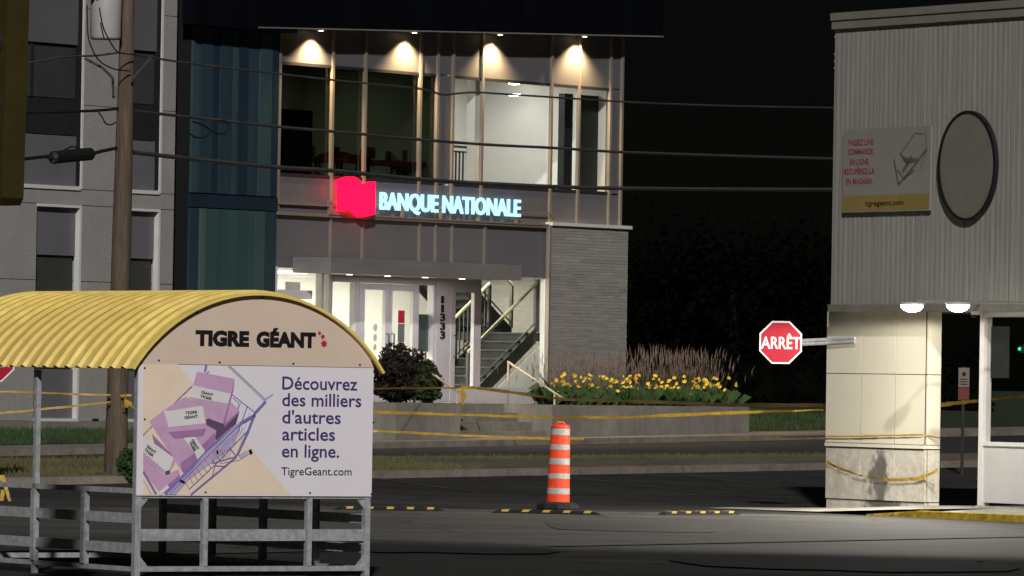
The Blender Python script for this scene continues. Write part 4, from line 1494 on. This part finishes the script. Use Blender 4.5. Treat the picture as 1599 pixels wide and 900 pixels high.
# advertising board
pbox('advertising_board', M['board'], cs, 0, CW, -.012, -.002, zb_, zt_ - .004)
def pq(X, Y):
    return Q(210 + X / 3.9125, 560 + Y / 3.9125, .014)
inks = [mat('print_peach', (.88, .72, .57), .5, .04), mat('print_lilac', (.62, .39, .60), .5, .08, 8), mat('print_lilac_dark', (.40, .20, .42), .5, .1, 8), M['signwhite'],
        mat('print_violet', (.24, .19, .50), .5, .12, 9), M['ink'], mat('print_violet_pale', (.50, .45, .66), .5, .1, 9), mat('print_shadow', (.13, .08, .17), .5, .1, 9), mat('print_grey', (.52, .50, .53), .5, .05)]
pc = MB()
def pol(pts, mi, ly): pc.face([(pq(*p)[0], -.0135 - .0006 * ly, pq(*p)[1]) for p in pts], mi)
def stp(pts, wd, mi, ly): pc.strip([pq(*p) for p in pts], wd / 3.9125 / 198.0, -.0135 - .0006 * ly, mi)
pol([(52, 32), (262, 35), (955, 832), (50, 832)], 0, 0)
# far side of the cart
stp([(440, 36), (430, 82)], 16, 4, 1); stp([(455, 80), (300, 220), (52, 470)], 8, 4, 1); stp([(345, 170), (60, 462)], 5, 6, 1)
stp([(570, 42), (792, 252)], 14, 8, 1); stp([(580, 42), (800, 250)], 4, 4, 2); stp([(786, 260), (846, 218)], 12, 6, 2)
stp([(590, 215), (690, 295), (735, 330)], 6, 4, 1); stp([(600, 240), (640, 275), (620, 330)], 5, 4, 1); stp([(690, 290), (600, 540)], 7, 4, 1)
stp([(650, 270), (560, 480)], 4, 4, 1); stp([(700, 330), (625, 600)], 4, 6, 1)
# inside shadow
pol([(436, 370), (640, 330), (620, 400), (500, 500), (440, 420)], 7, 2)
# boxes
pol([(90, 385), (192, 305), (300, 330), (500, 440), (494, 480), (290, 690), (270, 660)], 1, 3)
pol([(290, 690), (280, 640), (360, 580), (494, 450), (494, 510), (300, 700)], 2, 4)
pol([(298, 486), (362, 470), (428, 560), (425, 590), (385, 625), (370, 580)], 3, 5)
pol([(105, 460), (230, 590), (250, 640), (120, 520)], 2, 4)
pol([(545, 402), (640, 318), (585, 262), (560, 330)], 1, 4); pol([(545, 402), (640, 318), (636, 335), (550, 420)], 2, 5)
pol([(380, 80), (610, 124), (604, 180), (546, 402), (435, 360), (425, 300), (335, 240)], 1, 5)
pol([(610, 124), (604, 190), (550, 402), (538, 398), (594, 200)], 2, 6)
pol([(356, 164), (588, 216), (570, 276), (330, 236)], 3, 7)
pol([(200, 300), (310, 235), (420, 290), (205, 330)], 1, 5)
pol([(195, 330), (416, 290), (436, 340), (436, 440), (205, 455)], 1, 6)
pol([(205, 450), (436, 428), (420, 472), (242, 490)], 2, 7)
pol([(176, 312), (204, 322), (416, 288), (432, 396), (206, 420)], 3, 8)
pol([(52, 610), (182, 712), (270, 676), (276, 708), (152, 816), (52, 690)], 1, 5); pol([(152, 816), (276, 708), (272, 740), (160, 826)], 2, 6)
pol([(52, 474), (92, 500), (240, 608), (244, 640), (206, 712), (186, 708), (52, 612)], 1, 6)
pol([(52, 478), (92, 500), (238, 606), (208, 690), (190, 690), (52, 570)], 3, 7); pol([(186, 690), (212, 680), (216, 706), (190, 712)], 7, 8)
# near side of the cart
pol([(190, 830), (500, 515), (640, 405), (612, 525), (500, 612), (330, 740), (250, 832)], 6, 8)
pol([(300, 730), (495, 540), (560, 530), (470, 610), (330, 735)], 1, 8.4)
stp([(800, 262), (735, 332), (690, 450), (625, 592)], 17, 4, 9); stp([(622, 600), (342, 832)], 11, 4, 9)
stp([(735, 345), (640, 400), (500, 512), (185, 828)], 20, 4, 9); stp([(640, 395), (420, 600), (235, 828)], 10, 6, 10)
stp([(615, 430), (300, 740), (215, 828)], 6, 4, 10); stp([(690, 440), (500, 640), (330, 800)], 5, 4, 9)
stp([(690, 572), (640, 605)], 30, 6, 10); stp([(698, 574), (716, 566)], 28, 5, 11)
stp([(622, 598), (470, 642)], 6, 4, 9); stp([(575, 540), (622, 600)], 7, 4, 9); stp([(560, 660), (490, 655), (470, 735)], 6, 4, 9)
stp([(640, 620), (520, 640)], 4, 6, 9)
for i in range(9):
    t_ = i / 8
    stp([(500 + 95 * t_ - 10, 560 - 10 * t_ - 0), (470 + 110 * t_, 640 - 35 * t_)], 3.2, 4, 9)
    stp([(300 + 200 * t_, 740 - 200 * t_), (330 + 220 * t_, 790 - 190 * t_)], 3.2, 4, 9)
for i in range(6):
    stp([(660 - 20 * i, 420 + 36 * i - 20 * i), (640 - 24 * i, 470 + 20 * i)], 3, 4, 9)
stp([(52, 690), (130, 828)], 14, 4, 8); stp([(52, 740), (100, 828)], 5, 6, 8); stp([(150, 828), (205, 780)], 22, 3, 11)
stp([(275, 745), (305, 760)], 16, 5, 11); stp([(500, 560), (508, 585)], 12, 5, 11)
for (X, Y, wd, hh, a_, ln, ly) in ((405, 212, 78, 15, -.22, 'GIANT', 9), (398, 236, 78, 15, -.22, "TIGER", 9), (308, 342, 76, 16, .10, 'TIGRE', 10), (303, 370, 86, 16, .10, 'GÉANT', 10), (70, 540, 68, 17, -.62, 'GIANT', 9), (56, 560, 68, 17, -.62, 'TIGER', 9), (345, 500, 66, 17, -.95, 'GIANT', 9), (330, 515, 62, 17, -.95, 'TIGER', 9)):
    k, z = pq(X, Y)
    sc_ = 1 / 3.9125 / 198.0
    put_text(pc, ln, k, k + wd * sc_ * 1.1, z, hh * sc_, -.0135 - .0006 * ly, bold=.04, mi=5, rot=a_)
pc.build('printed_picture', inks, cs)
for (s_, xa, ya, xb, yb) in (('Découvrez', 440.5, 608, 558, 608.5), ('des milliers', 440.5, 634, 564, 634.5), ("d'autres", 440.5, 661, 532, 661.5), ('articles', 440.5, 687.5, 523, 688), ('en ligne.', 440, 714, 529.5, 714.5)):
    k, z = Q(xa, ya, .014)
    k1 = Q(xb, yb, .014)[0]
    v, _ = text_geo(s_, .013)
    fa, fb = min(p[0] for p in v), max(p[0] for p in v)
    wx = lambda X: k + (X - fa) / (fb - fa) * (k1 - k)
    done = ''
    for word in s_.split(' '):
        pre = max(p[0] for p in text_geo(done + word, .013)[0])
        wv = text_geo(word, .013)[0]
        wl = max(p[0] for p in wv) - min(p[0] for p in wv)
        put_text(MB(), word, wx(pre - wl), wx(pre), z, 19.5 / 198, -.0145, bold=.013).build('lettering', M['purple_ink'], cs)
        done += word + ' '
k, z = Q(439, 742, .014)
put_text(MB(), 'TigreGeant.com', k, Q(549, 742, .014)[0], z, 12 / 198, -.0145, bold=.006).build('lettering', M['ink'], cs)
# bolts
bm_ = MB().lathe([(.009, 0), (.008, .004), (.001, .005)], 8).build('bolt', M['dark_metal'], cs)
first_b = True
for (X, Y) in ((226, 575), (584, 580), (583, 660), (580, 772), (484, 770), (321, 769), (226, 655), (248, 563), (343, 566), (458, 568), (562, 570), (308, 488), (410, 465), (512, 494)):
    k, z = Q(X, Y, .014)
    o = bm_ if first_b else inst(bm_, parent=cs)
    first_b = False
    o.location = (k, -.013, z)
    o.rotation_euler = (PI / 2, 0, 0)
# frame
gv = M['galv']
def fbox(name, *a): return pbox(name, gv, cs, *a)
zr = Q(219, 893)[1]
for x0 in (0.0, CW - .05):
    fbox('corner_post', x0, x0 + .05, 0, .05, 0, zt_)
    fbox('corner_post', x0, x0 + .05, CLN - .05, CLN, 0, zt_)
fbox('bottom_rail', .051, CW - .051, .002, .045, zr - .0, zr + .04)
fbox('top_rail', .051, CW - .051, .003, .045, zb_ - .02, zb_ + .03)
for X in (320.5, 483):
    k = Q(X, 830)[0]
    fbox('upright', k - .021, k + .021, -.006, .045, zr + .041, zb_ - .021)
ks_ = [.053, Q(318, 835)[0] - .02, Q(322.5, 835)[0] + .02, Q(481, 835)[0] - .015, Q(486, 835)[0] + .015, CW - .053]
zbm = Q(400, 836)[1]
for i in range(3):
    a, b = ks_[2 * i] + .003, ks_[2 * i + 1] - .003
    e = MB()
    e.box(a, b, .01, .016, zbm - .045, zbm + .045)
    e.box(a, b, .0165, .12, zbm + .039, zbm + .045)
    e.build('bumper_beam', gv, cs)
gs = .075
for (x0, sx_, z0, sz_) in ((.05, 1, zr + .04, 1), (CW - .05, -1, zr + .04, 1), (.05, 1, zb_ - .02, -1), (CW - .05, -1, zb_ - .02, -1)):
    MB().prism([(x0, z0), (x0 + sx_ * gs, z0), (x0, z0 + sz_ * gs * 1.1)], .012, .02).build('gusset', gv, cs)
# sides
ztop = Q(219, 767)[1]
zA, zB = Q(219, 810)[1], Q(219, 857)[1]
for side, x0 in ((0, .0), (1, CW)):
    s_ = 1 if side == 0 else -1
    xa, xb = sorted((x0, x0 + s_ * .04))
    fbox('side_rail', xa, xb, .051, CLN - .051, ztop - .02, ztop + .02)
    fbox('side_rail', xa, xb, .051, CLN - .051, zr, zr + .035)
    for i in range(1, NB):
        full = (i == 2)
        fbox('side_post', xa, xb, i * bay - .022, i * bay + .022, 0 if full else zr + .036, (ze - .02) if full else ztop - .021)
        pl = sorted((x0 - s_ * .004, x0 - s_ * .012))
        fbox('post_flange', pl[0], pl[1], i * bay - .03, i * bay + .03, zr + .04, ztop - .03)
    for zc_ in (zA, zB):
        for i in range(NB):
            a, b = i * bay + .034, (i + 1) * bay - .034
            p2 = sorted((x0 + s_ * .004, x0 + s_ * .01))
            e = MB()
            e.box(p2[0], p2[1], a, b, zc_ - .038, zc_ + .038)
            p3 = sorted((x0 + s_ * .0105, x0 + s_ * .07))
            e.box(p3[0], p3[1], a, b, zc_ + .032, zc_ + .038)
            e.build('side_plate', gv, cs)
fbox('eave_rail', .01, .04, .051, CLN - .051, zt_ - .04, zt_ - .003)
fbox('eave_rail', CW - .04, CW - .01, .051, CLN - .051, zt_ - .04, zt_ - .003)
fbox('bottom_rail', .051, CW - .051, CLN - .045, CLN - .002, zr, zr + .04)

# ------------------------------------------------------------------ traffic barrel
p = at(871, 790, 76)
tb = thing('traffic_barrel', 'orange and white striped traffic barrel with black rubber base', 'traffic barrel', (p.x, p.y, 0), .3)
pm = 9600 / 76.0
MB().lathe([(.27, 0), (.28, .02), (.27, .07), (.22, .095), (.155, .10)], 10).build('rubber_base', M['rubber'], tb)
yb0 = 783
ring = [(660, 666, 'o'), (666, 676, 'w'), (676, 691, 'o'), (691, 699, 'w'), (699, 712.5, 'o'), (712.5, 722, 'w'), (722, 736, 'o'), (736, 744, 'w'), (744, 759, 'o'), (759, 768, 'w'), (768, 783, 'o')]
hz = lambda y: (793 - y) / pm
rad = lambda z: .147 - .030 * z
top = hz(660)
for (ya, yb, kind) in ring:
    z0, z1 = hz(yb), hz(ya)
    if kind == 'o':
        pr = [(rad(z0), z0), (rad((z0 + z1) / 2), (z0 + z1) / 2), (rad(z1), z1)]
        if ya == 660: pr = [(rad(z0), z0), (rad(z0) * .98, z0 + .02), (rad(z1) * .92, z1), (.02, z1 + .004)]
        MB().lathe(pr, 24, caps=(ya == 660)).build('orange_band', M['orange'], tb, True)
    else:
        MB().lathe([(rad(z0) + .002, z0), (rad(z1) + .002, z1)], 24, caps=False).build('reflective_band', M['reflect'], tb, True)
tb.rotation_euler = (0, 0.018, .3)
MB().tube([(-.05, 0, top), (-.04, 0, top + .03), (.04, 0, top + .03), (.05, 0, top)], .012, 6).build('handle', M['orange'], tb)

# rubber parking bumpers
bmp = None
BL = ['black rubber parking bumper with yellow blocks, half behind the cart shelter', 'black rubber parking bumper with yellow blocks below the traffic barrel', 'black rubber parking bumper with yellow blocks nearest the cream pillar']
for i, (xa, ya, xb, yb, Ya, Yb, n) in enumerate(((520, 801, 702, 802, 73.4, 73.8, 5), (766, 804, 948, 807, 73.3, 73.0, 5), (1030, 808, 1206, 805.5, 73.6, 75.0, 5))):
    p0, p1 = at(xa, ya, Ya), at(xb, yb, Yb)
    Lb = 1.38
    ang = math.atan2(p1.y - p0.y, p1.x - p0.x)
    if bmp is None:
        t = thing('parking_bumper', BL[i], 'parking bumper', (p0.x, p0.y, 0), ang, 'rubber parking bumpers in a row')
        MB().prism([(0, 0), (Lb, 0), (Lb - .07, .035), (Lb - .12, .052), (.12, .052), (.07, .035)], -.06, .06).build('body', M['rubber'], t)
        first_y = None
        for q in range(5):
            x0 = .14 + q * .25
            if first_y is None:
                e = MB()
                e.prism([(0, .028), (.085, .028), (.10, .0545), (.015, .0545)], -.0625, .0625)
                first_y = e.build('yellow_block', M['paint_yellow'], t)
                first_y.location.x = x0
            else: inst(first_y, parent=t, loc=(x0, 0, 0))
        bmp = t
    else:
        t = copy_tree(bmp)
        t['label'] = BL[i]
    t.location = (p0.x, p0.y, 0.001)
    t.rotation_euler = (0, 0, ang)

# yellow sawhorse at the far left
p = at(18, 787, 74.8)
t = thing('sawhorse_barrier', 'yellow sawhorse barrier leg at the left edge behind the cart shelter', 'barrier', (p.x, p.y, 0))
sc_ = 74.8 / 9600
MB().prism([(0, 0), (-4 * sc_, .0), (-18 * sc_, 42 * sc_), (-12 * sc_, 43 * sc_)], -.03, .03).build('leg', M['paint_yellow'], t)
MB().prism([(-20 * sc_, 0), (-14 * sc_, .0), (-12 * sc_, 20 * sc_), (-18 * sc_, 20 * sc_)], .1, .16).build('leg', M['paint_yellow'], t)
MB().box(-1.2, -12 * sc_, -.02, .04, 34 * sc_, 43 * sc_).build('beam', M['paint_yellow'], t)

# ------------------------------------------------------------------ utility pole, transformer, cables
PB = Plane(at(180, 752, 85).x, 85.0, BK.ang)
pole_x, pole_y = PB.o.x, 85.0
t = thing('utility_pole', 'weathered wooden utility pole between the cart shelter and grey office wing', 'utility pole', (pole_x, pole_y, 0))
tops = at(201, -60, 85)
tops.x -= pole_x
a0_ = [(0, 0, -.3), (0.0, 0, 0.1), (tops.x * .15, 0, 1.2), (tops.x * .5, 0, 3.5), (tops.x * .8, 0, 5.4), (tops.x, 0, 7.6)]
MB().tube([(q[0], q[1], q[2]) for q in a0_], [.175, .170, .150, .135, .115, .085], 14).build('shaft', M['wood'], t, True)
wp = at(207, 752, 84.4)
wt = thing('weed_clump', 'dark green weeds growing at the right foot of the utility pole', 'plant', (wp.x, wp.y, wp.z))
leaf_cloud('foliage', M['grass'], wt, 1500, (0, 0, .2), (.22, .2, .24), .045, 77, hollow=.05)
for i in range(4): MB().tube([(i * .08 - .12, 0, -.05), (i * .1 - .15, .02, .3)], [.008, .004], 4).build('stem', M['reed'], wt)

def on_pole(x, y, dy=-.15):
    q = at(x, y, 85 + dy)
    return Vector((q.x - pole_x, q.y - pole_y, q.z))
br = MB()
br.tube([on_pole(177, 150), on_pole(176, 122), on_pole(160, 106), on_pole(132, 91)], .022, 6)
br.tube([on_pole(205, 127), on_pole(214, 115), on_pole(236, 91)], .018, 6)
br.build('bracket_arm', M['cable2'], t)
MB().box(-.14, -.08, -.12, .0, at(177, 154, 85).z, at(177, 135, 85).z).build('bracket_plate', M['curb'], t)
tr_ = at(165, 62, 84.75)
s85 = 85 / 9600.0
t = thing('transformer', 'pale grey cylindrical transformer hanging on the utility pole', 'transformer', (tr_.x, 84.75, tr_.z))
MB().lathe([(.20, 0), (.215, .03), (.215, .75), (.19, .80), (.001, .82)], 20).build('tank', M['tank'], t, True)
MB().box(-.22, .0, .18, .24, .1, .16).build('mount', M['dark_metal'], t)
for i, dx in enumerate((-.14, -.05)): MB().lathe([(.035, .55), (.045, .57), (.03, .6), (.045, .63), (.03, .66), (.01, .7)], 8, (dx - .05, -.2)).build('bushing', M['dark_metal'], t)

def cable(lab, pts, r, mt=None, dw=0.0, jit=0):
    """a cable in the vertical plane through the pole, parallel to the street"""
    P3 = []
    for (x, y) in pts:
        k, z = PB.K(x, y, dw)
        P3.append(PB.world(k, dw, z))
    o = P3[0].copy()
    # resample smoothly
    q = []
    for i in range(len(P3) - 1):
        for s_ in range(4):
            tt = s_ / 4
            p0, p1, p2, p3 = P3[max(i - 1, 0)], P3[i], P3[i + 1], P3[min(i + 2, len(P3) - 1)]
            q.append(.5 * ((2 * p1) + (p2 - p0) * tt + (2 * p0 - 5 * p1 + 4 * p2 - p3) * tt * tt + (3 * p1 - p0 - 3 * p2 + p3) * tt ** 3))
    q.append(P3[-1])
    ob = MB().tube([v - o for v in q], r, 6).build('overhead_cable', mt or M['cable'])
    ob.location = o
    return tag(ob, lab, 'cable')
E1, E2, E3 = (1330, 169), (1330, 249), (1330, 296.5)
cable('topmost thin overhead cable running right from the pole across the bank windows', [(200, 84), (236, 90), (294, 99), (355, 106), (430, 115), (518, 125), (569, 130), (656, 139), (690, 148), (711, 146.5), (739, 144.5), (770, 146), (799, 148), (861, 152), (954, 158), (1018, 161.5), (1150, 166), E1], .016, M['cable2'])
cable('middle overhead cable running right from the pole across the bank windows', [(195, 172), (250, 178), (294, 183), (433, 198), (518, 205.5), (569, 210), (654, 218), (758, 226), (859, 231), (954, 237), (1018, 239.6), (1150, 244), E2], .024, M['cable2'])
cable('thick lowest overhead cable running right from the pole above the bank sign', [(190, 234), (203, 237), (250, 243), (420, 260.5), (516, 266.5), (654, 280), (758, 287), (901, 293), (1018, 295), (1150, 296), E3], .034, M['cable2'])
cable('topmost thin overhead cable running left from the pole past the signal head', [(188, 82), (150, 87), (118, 88), (94, 90), (53, 97), (0, 105), (-60, 112)], .016, M['cable2'])
cable('middle overhead cable running left from the pole across the office window', [(185, 170), (150, 173), (125, 174), (75, 175.5), (22, 176.5), (-60, 178)], .022)
cable('lowest overhead cable running left from the pole through the splice case', [(184, 231), (160, 236), (140, 240), (80, 244), (22, 250), (-60, 258)], .026)
cable('thin drop wire looping from the transformer down to the pole', [(136, 8), (137, 50), (142, 72), (155, 95), (178, 108), (203, 111)], .010, dw=.2)
cable('thin wire curving from the transformer base to the right of the pole', [(155, 12), (162, 45), (176, 72), (186, 82), (212, 86)], .010, dw=.25)
cable('thin slack wire hanging below the middle cable beside the pole', [(153, 174), (160, 184), (165, 193), (174, 195), (181, 191)], .010, dw=.12)
cable('loop of slack cable hanging before the teal cladding', [(294, 207), (304, 214), (318, 215), (327, 208), (331, 194), (338, 189), (352, 190), (357, 198), (352, 208), (340, 209), (330, 204), (316, 195), (300, 190)], .012, dw=.05)
k0s, z0s = PB.K(76, 247, .03)
k1s, z1s = PB.K(148, 240, .03)
o = PB.world(k0s, .03, z0s)
e = PB.world(k1s, .03, z1s) - o
t = thing('splice_case', 'black cable splice case hanging on the lowest cable left of the pole', 'splice case', tuple(o))
MB().tube([(0, 0, 0), e * .06, e * .1, e * .9, e * .94, e], [.03, .045, .09, .09, .045, .03], 10).build('case', M['cable'], t)
MB().tube([e * .1 + Vector((0, -.05, -.05)), e * .9 + Vector((0, -.05, -.05))], .025, 6).build('clamp_bar', M['cable2'], t)
MB().tube([Vector((0, 0, .0)), Vector((0, 0, .0)) + e * .5 + Vector((0, 0, .13)), e], .012, 6).build('hanger_wire', M['cable'], t)

# traffic signal head close to the camera at the left edge
p = at(6, 320, 42)
t = thing('traffic_signal', 'dark yellow traffic signal head cut off by the left edge', 'traffic signal', (p.x, p.y, p.z), math.radians(-52))
wdt = .30
MB().prism([(-.25, .03), (-.22, .0), (-.04, .0), (.0, .05), (.035, 1.6), (-.25, 1.6)], -.02, .16).build('housing', M['olive'], t)
for i in range(3): MB().lathe([(.10, 0), (.11, .0), (.11, .16), (.10, .16)], 14, (0, 0)).build('visor', M['dark_metal'], t).matrix_local = Matrix.Translation((-.13, -.02, .28 + i * .42)) @ Matrix.Rotation(PI / 2, 4, 'X')

# ------------------------------------------------------------------ caution tape
def tape(lab, pts, wd=.05, seed=0, sub=7):
    """pts: (x, y, Y) points the strand runs through"""
    r = random.Random(seed)
    P3 = [at(x, y, Y) for (x, y, Y) in pts]
    o = P3[0].copy()
    q = []
    for i in range(len(P3) - 1):
        for s_ in range(sub): q.append(P3[i].lerp(P3[i + 1], s_ / sub))
    q.append(P3[-1])
    mb = MB()
    ang = r.uniform(-.3, .3)
    prev = None
    for i, v in enumerate(q):
        ang += r.uniform(-.35, .35)
        ang *= .9
        ww = wd * r.uniform(.8, 1.1)
        u = Vector((0, math.sin(ang), math.cos(ang))) * ww / 2
        v = v + Vector((0, 0, r.uniform(-.003, .003))) - o
        cur = (v + u, v - u)
        if prev: mb.face([prev[0], cur[0], cur[1], prev[1]])
        prev = cur
    ob = mb.build('caution_tape', M['tape'])
    ob.location = o
    return tag(ob, lab, 'caution tape', 'strands of caution tape')
tape('yellow tape strand from the left edge to the pole, upper of two', [(-20, 611, 84.6), (60, 613, 84.7), (120, 616, 84.75), (172, 617, 84.78)], .028, 1)
tape('yellow tape strand sagging from the left edge up to the pole, lower of two', [(-20, 647, 84.6), (40, 642, 84.7), (110, 635, 84.7), (172, 628, 84.78)], .034, 2)
tape('yellow tape strand from the pole toward the handrail behind the shrub', [(188, 618, 84.78), (206, 617, 84.8), (300, 615, 90), (450, 611, 98), (590, 607, 106), (680, 606, 110), (716, 606, 110.8)], .035, 3)
tape('yellow tape strand low from the pole across the planter toward the store', [(190, 634, 84.7), (206, 636, 84.8), (400, 641, 84), (590, 643.5, 83), (720, 648, 82.5), (854, 651.5, 82), (973, 652, 81.5), (1126, 645.5, 80.8), (1292, 640, 79.9)], .042, 4)
tape('lowest yellow tape strand crossing the steps and ending behind the barrel', [(540, 671, 83), (590, 673.5, 83), (720, 680, 82.5), (800, 683, 82.3), (860, 685, 82), (912, 685, 81.8)], .036, 5)
tape('bright yellow tape strand from the handrail across the flower planter to the store', [(720, 605, 110.6), (745, 606, 110.4), (800, 613, 108), (850, 620, 106), (880, 624, 105), (960, 626, 101), (1050, 629, 95), (1130, 632, 89), (1210, 633, 84), (1291, 633, 80)], .058, 6)
tape('yellow tape strand lying along the lawn edge right of the planter', [(1150, 685, 84), (1220, 683, 83), (1291, 681.5, 80.2)], .022, 7)
def pt(x, y, off=.03):
    k, z = S(x, y, off)
    return (x, y, ST.world(k, off, z).y)
tape('taut yellow tape strand straight across the cream pillar', [pt(1289, 682), pt(1345, 681.5), pt(1398, 680.5), pt(1438, 679), (1468, 684, ST.world(.02, 0, 0).y)], .026, 8)
tape('slack yellow tape strand sagging in a curve across the pillar foot', [pt(1290, 722), pt(1312, 732), pt(1340, 742), pt(1370, 748), pt(1400, 750), pt(1430, 748), pt(1450, 742), pt(1464, 734)], .05, 9)
tape('yellow tape strand across the dark gap and behind the store window', [(1466, 633, 79.6), (1500, 629, 79.5), (1540, 625, 79.4), (1620, 617, 79.2)], .055, 10)
# knots of tape
def knot(lab, x, y, Y, seed, tail):
    r = random.Random(seed)
    p = at(x, y, Y)
    mb = MB()
    for i in range(5):
        a = r.uniform(0, 6.3)
        l = r.uniform(.06, .13)
        v = Vector((math.cos(a) * l, r.uniform(-.04, .02), math.sin(a) * l))
        mb.face([(0, 0, .015), (v.x, v.y, v.z + .02), (v.x * 1.1, v.y, v.z - .02), (0, -.01, -.02)])
    mb.face([(.0, -.02, 0), (.05, -.03, 0), (.075, -.03, -tail * .6), (.05, -.02, -tail), (.01, -.02, -tail * .8)])
    mb.face([(.05, -.03, 0), (.10, -.03, -.1), (.11, -.02, -tail * .6), (.07, -.03, -tail * .55)])
    ob = mb.build('tape_knot', M['tape'])
    ob.location = p
    tag(ob, lab, 'caution tape', 'knots of caution tape')
knot('yellow tape knotted with a hanging tail on the left handrail of the bank steps', 719, 607, 109.9, 3, .32)
knot('yellow tape knotted around the utility pole', 194, 624, 84.75, 4, .12)
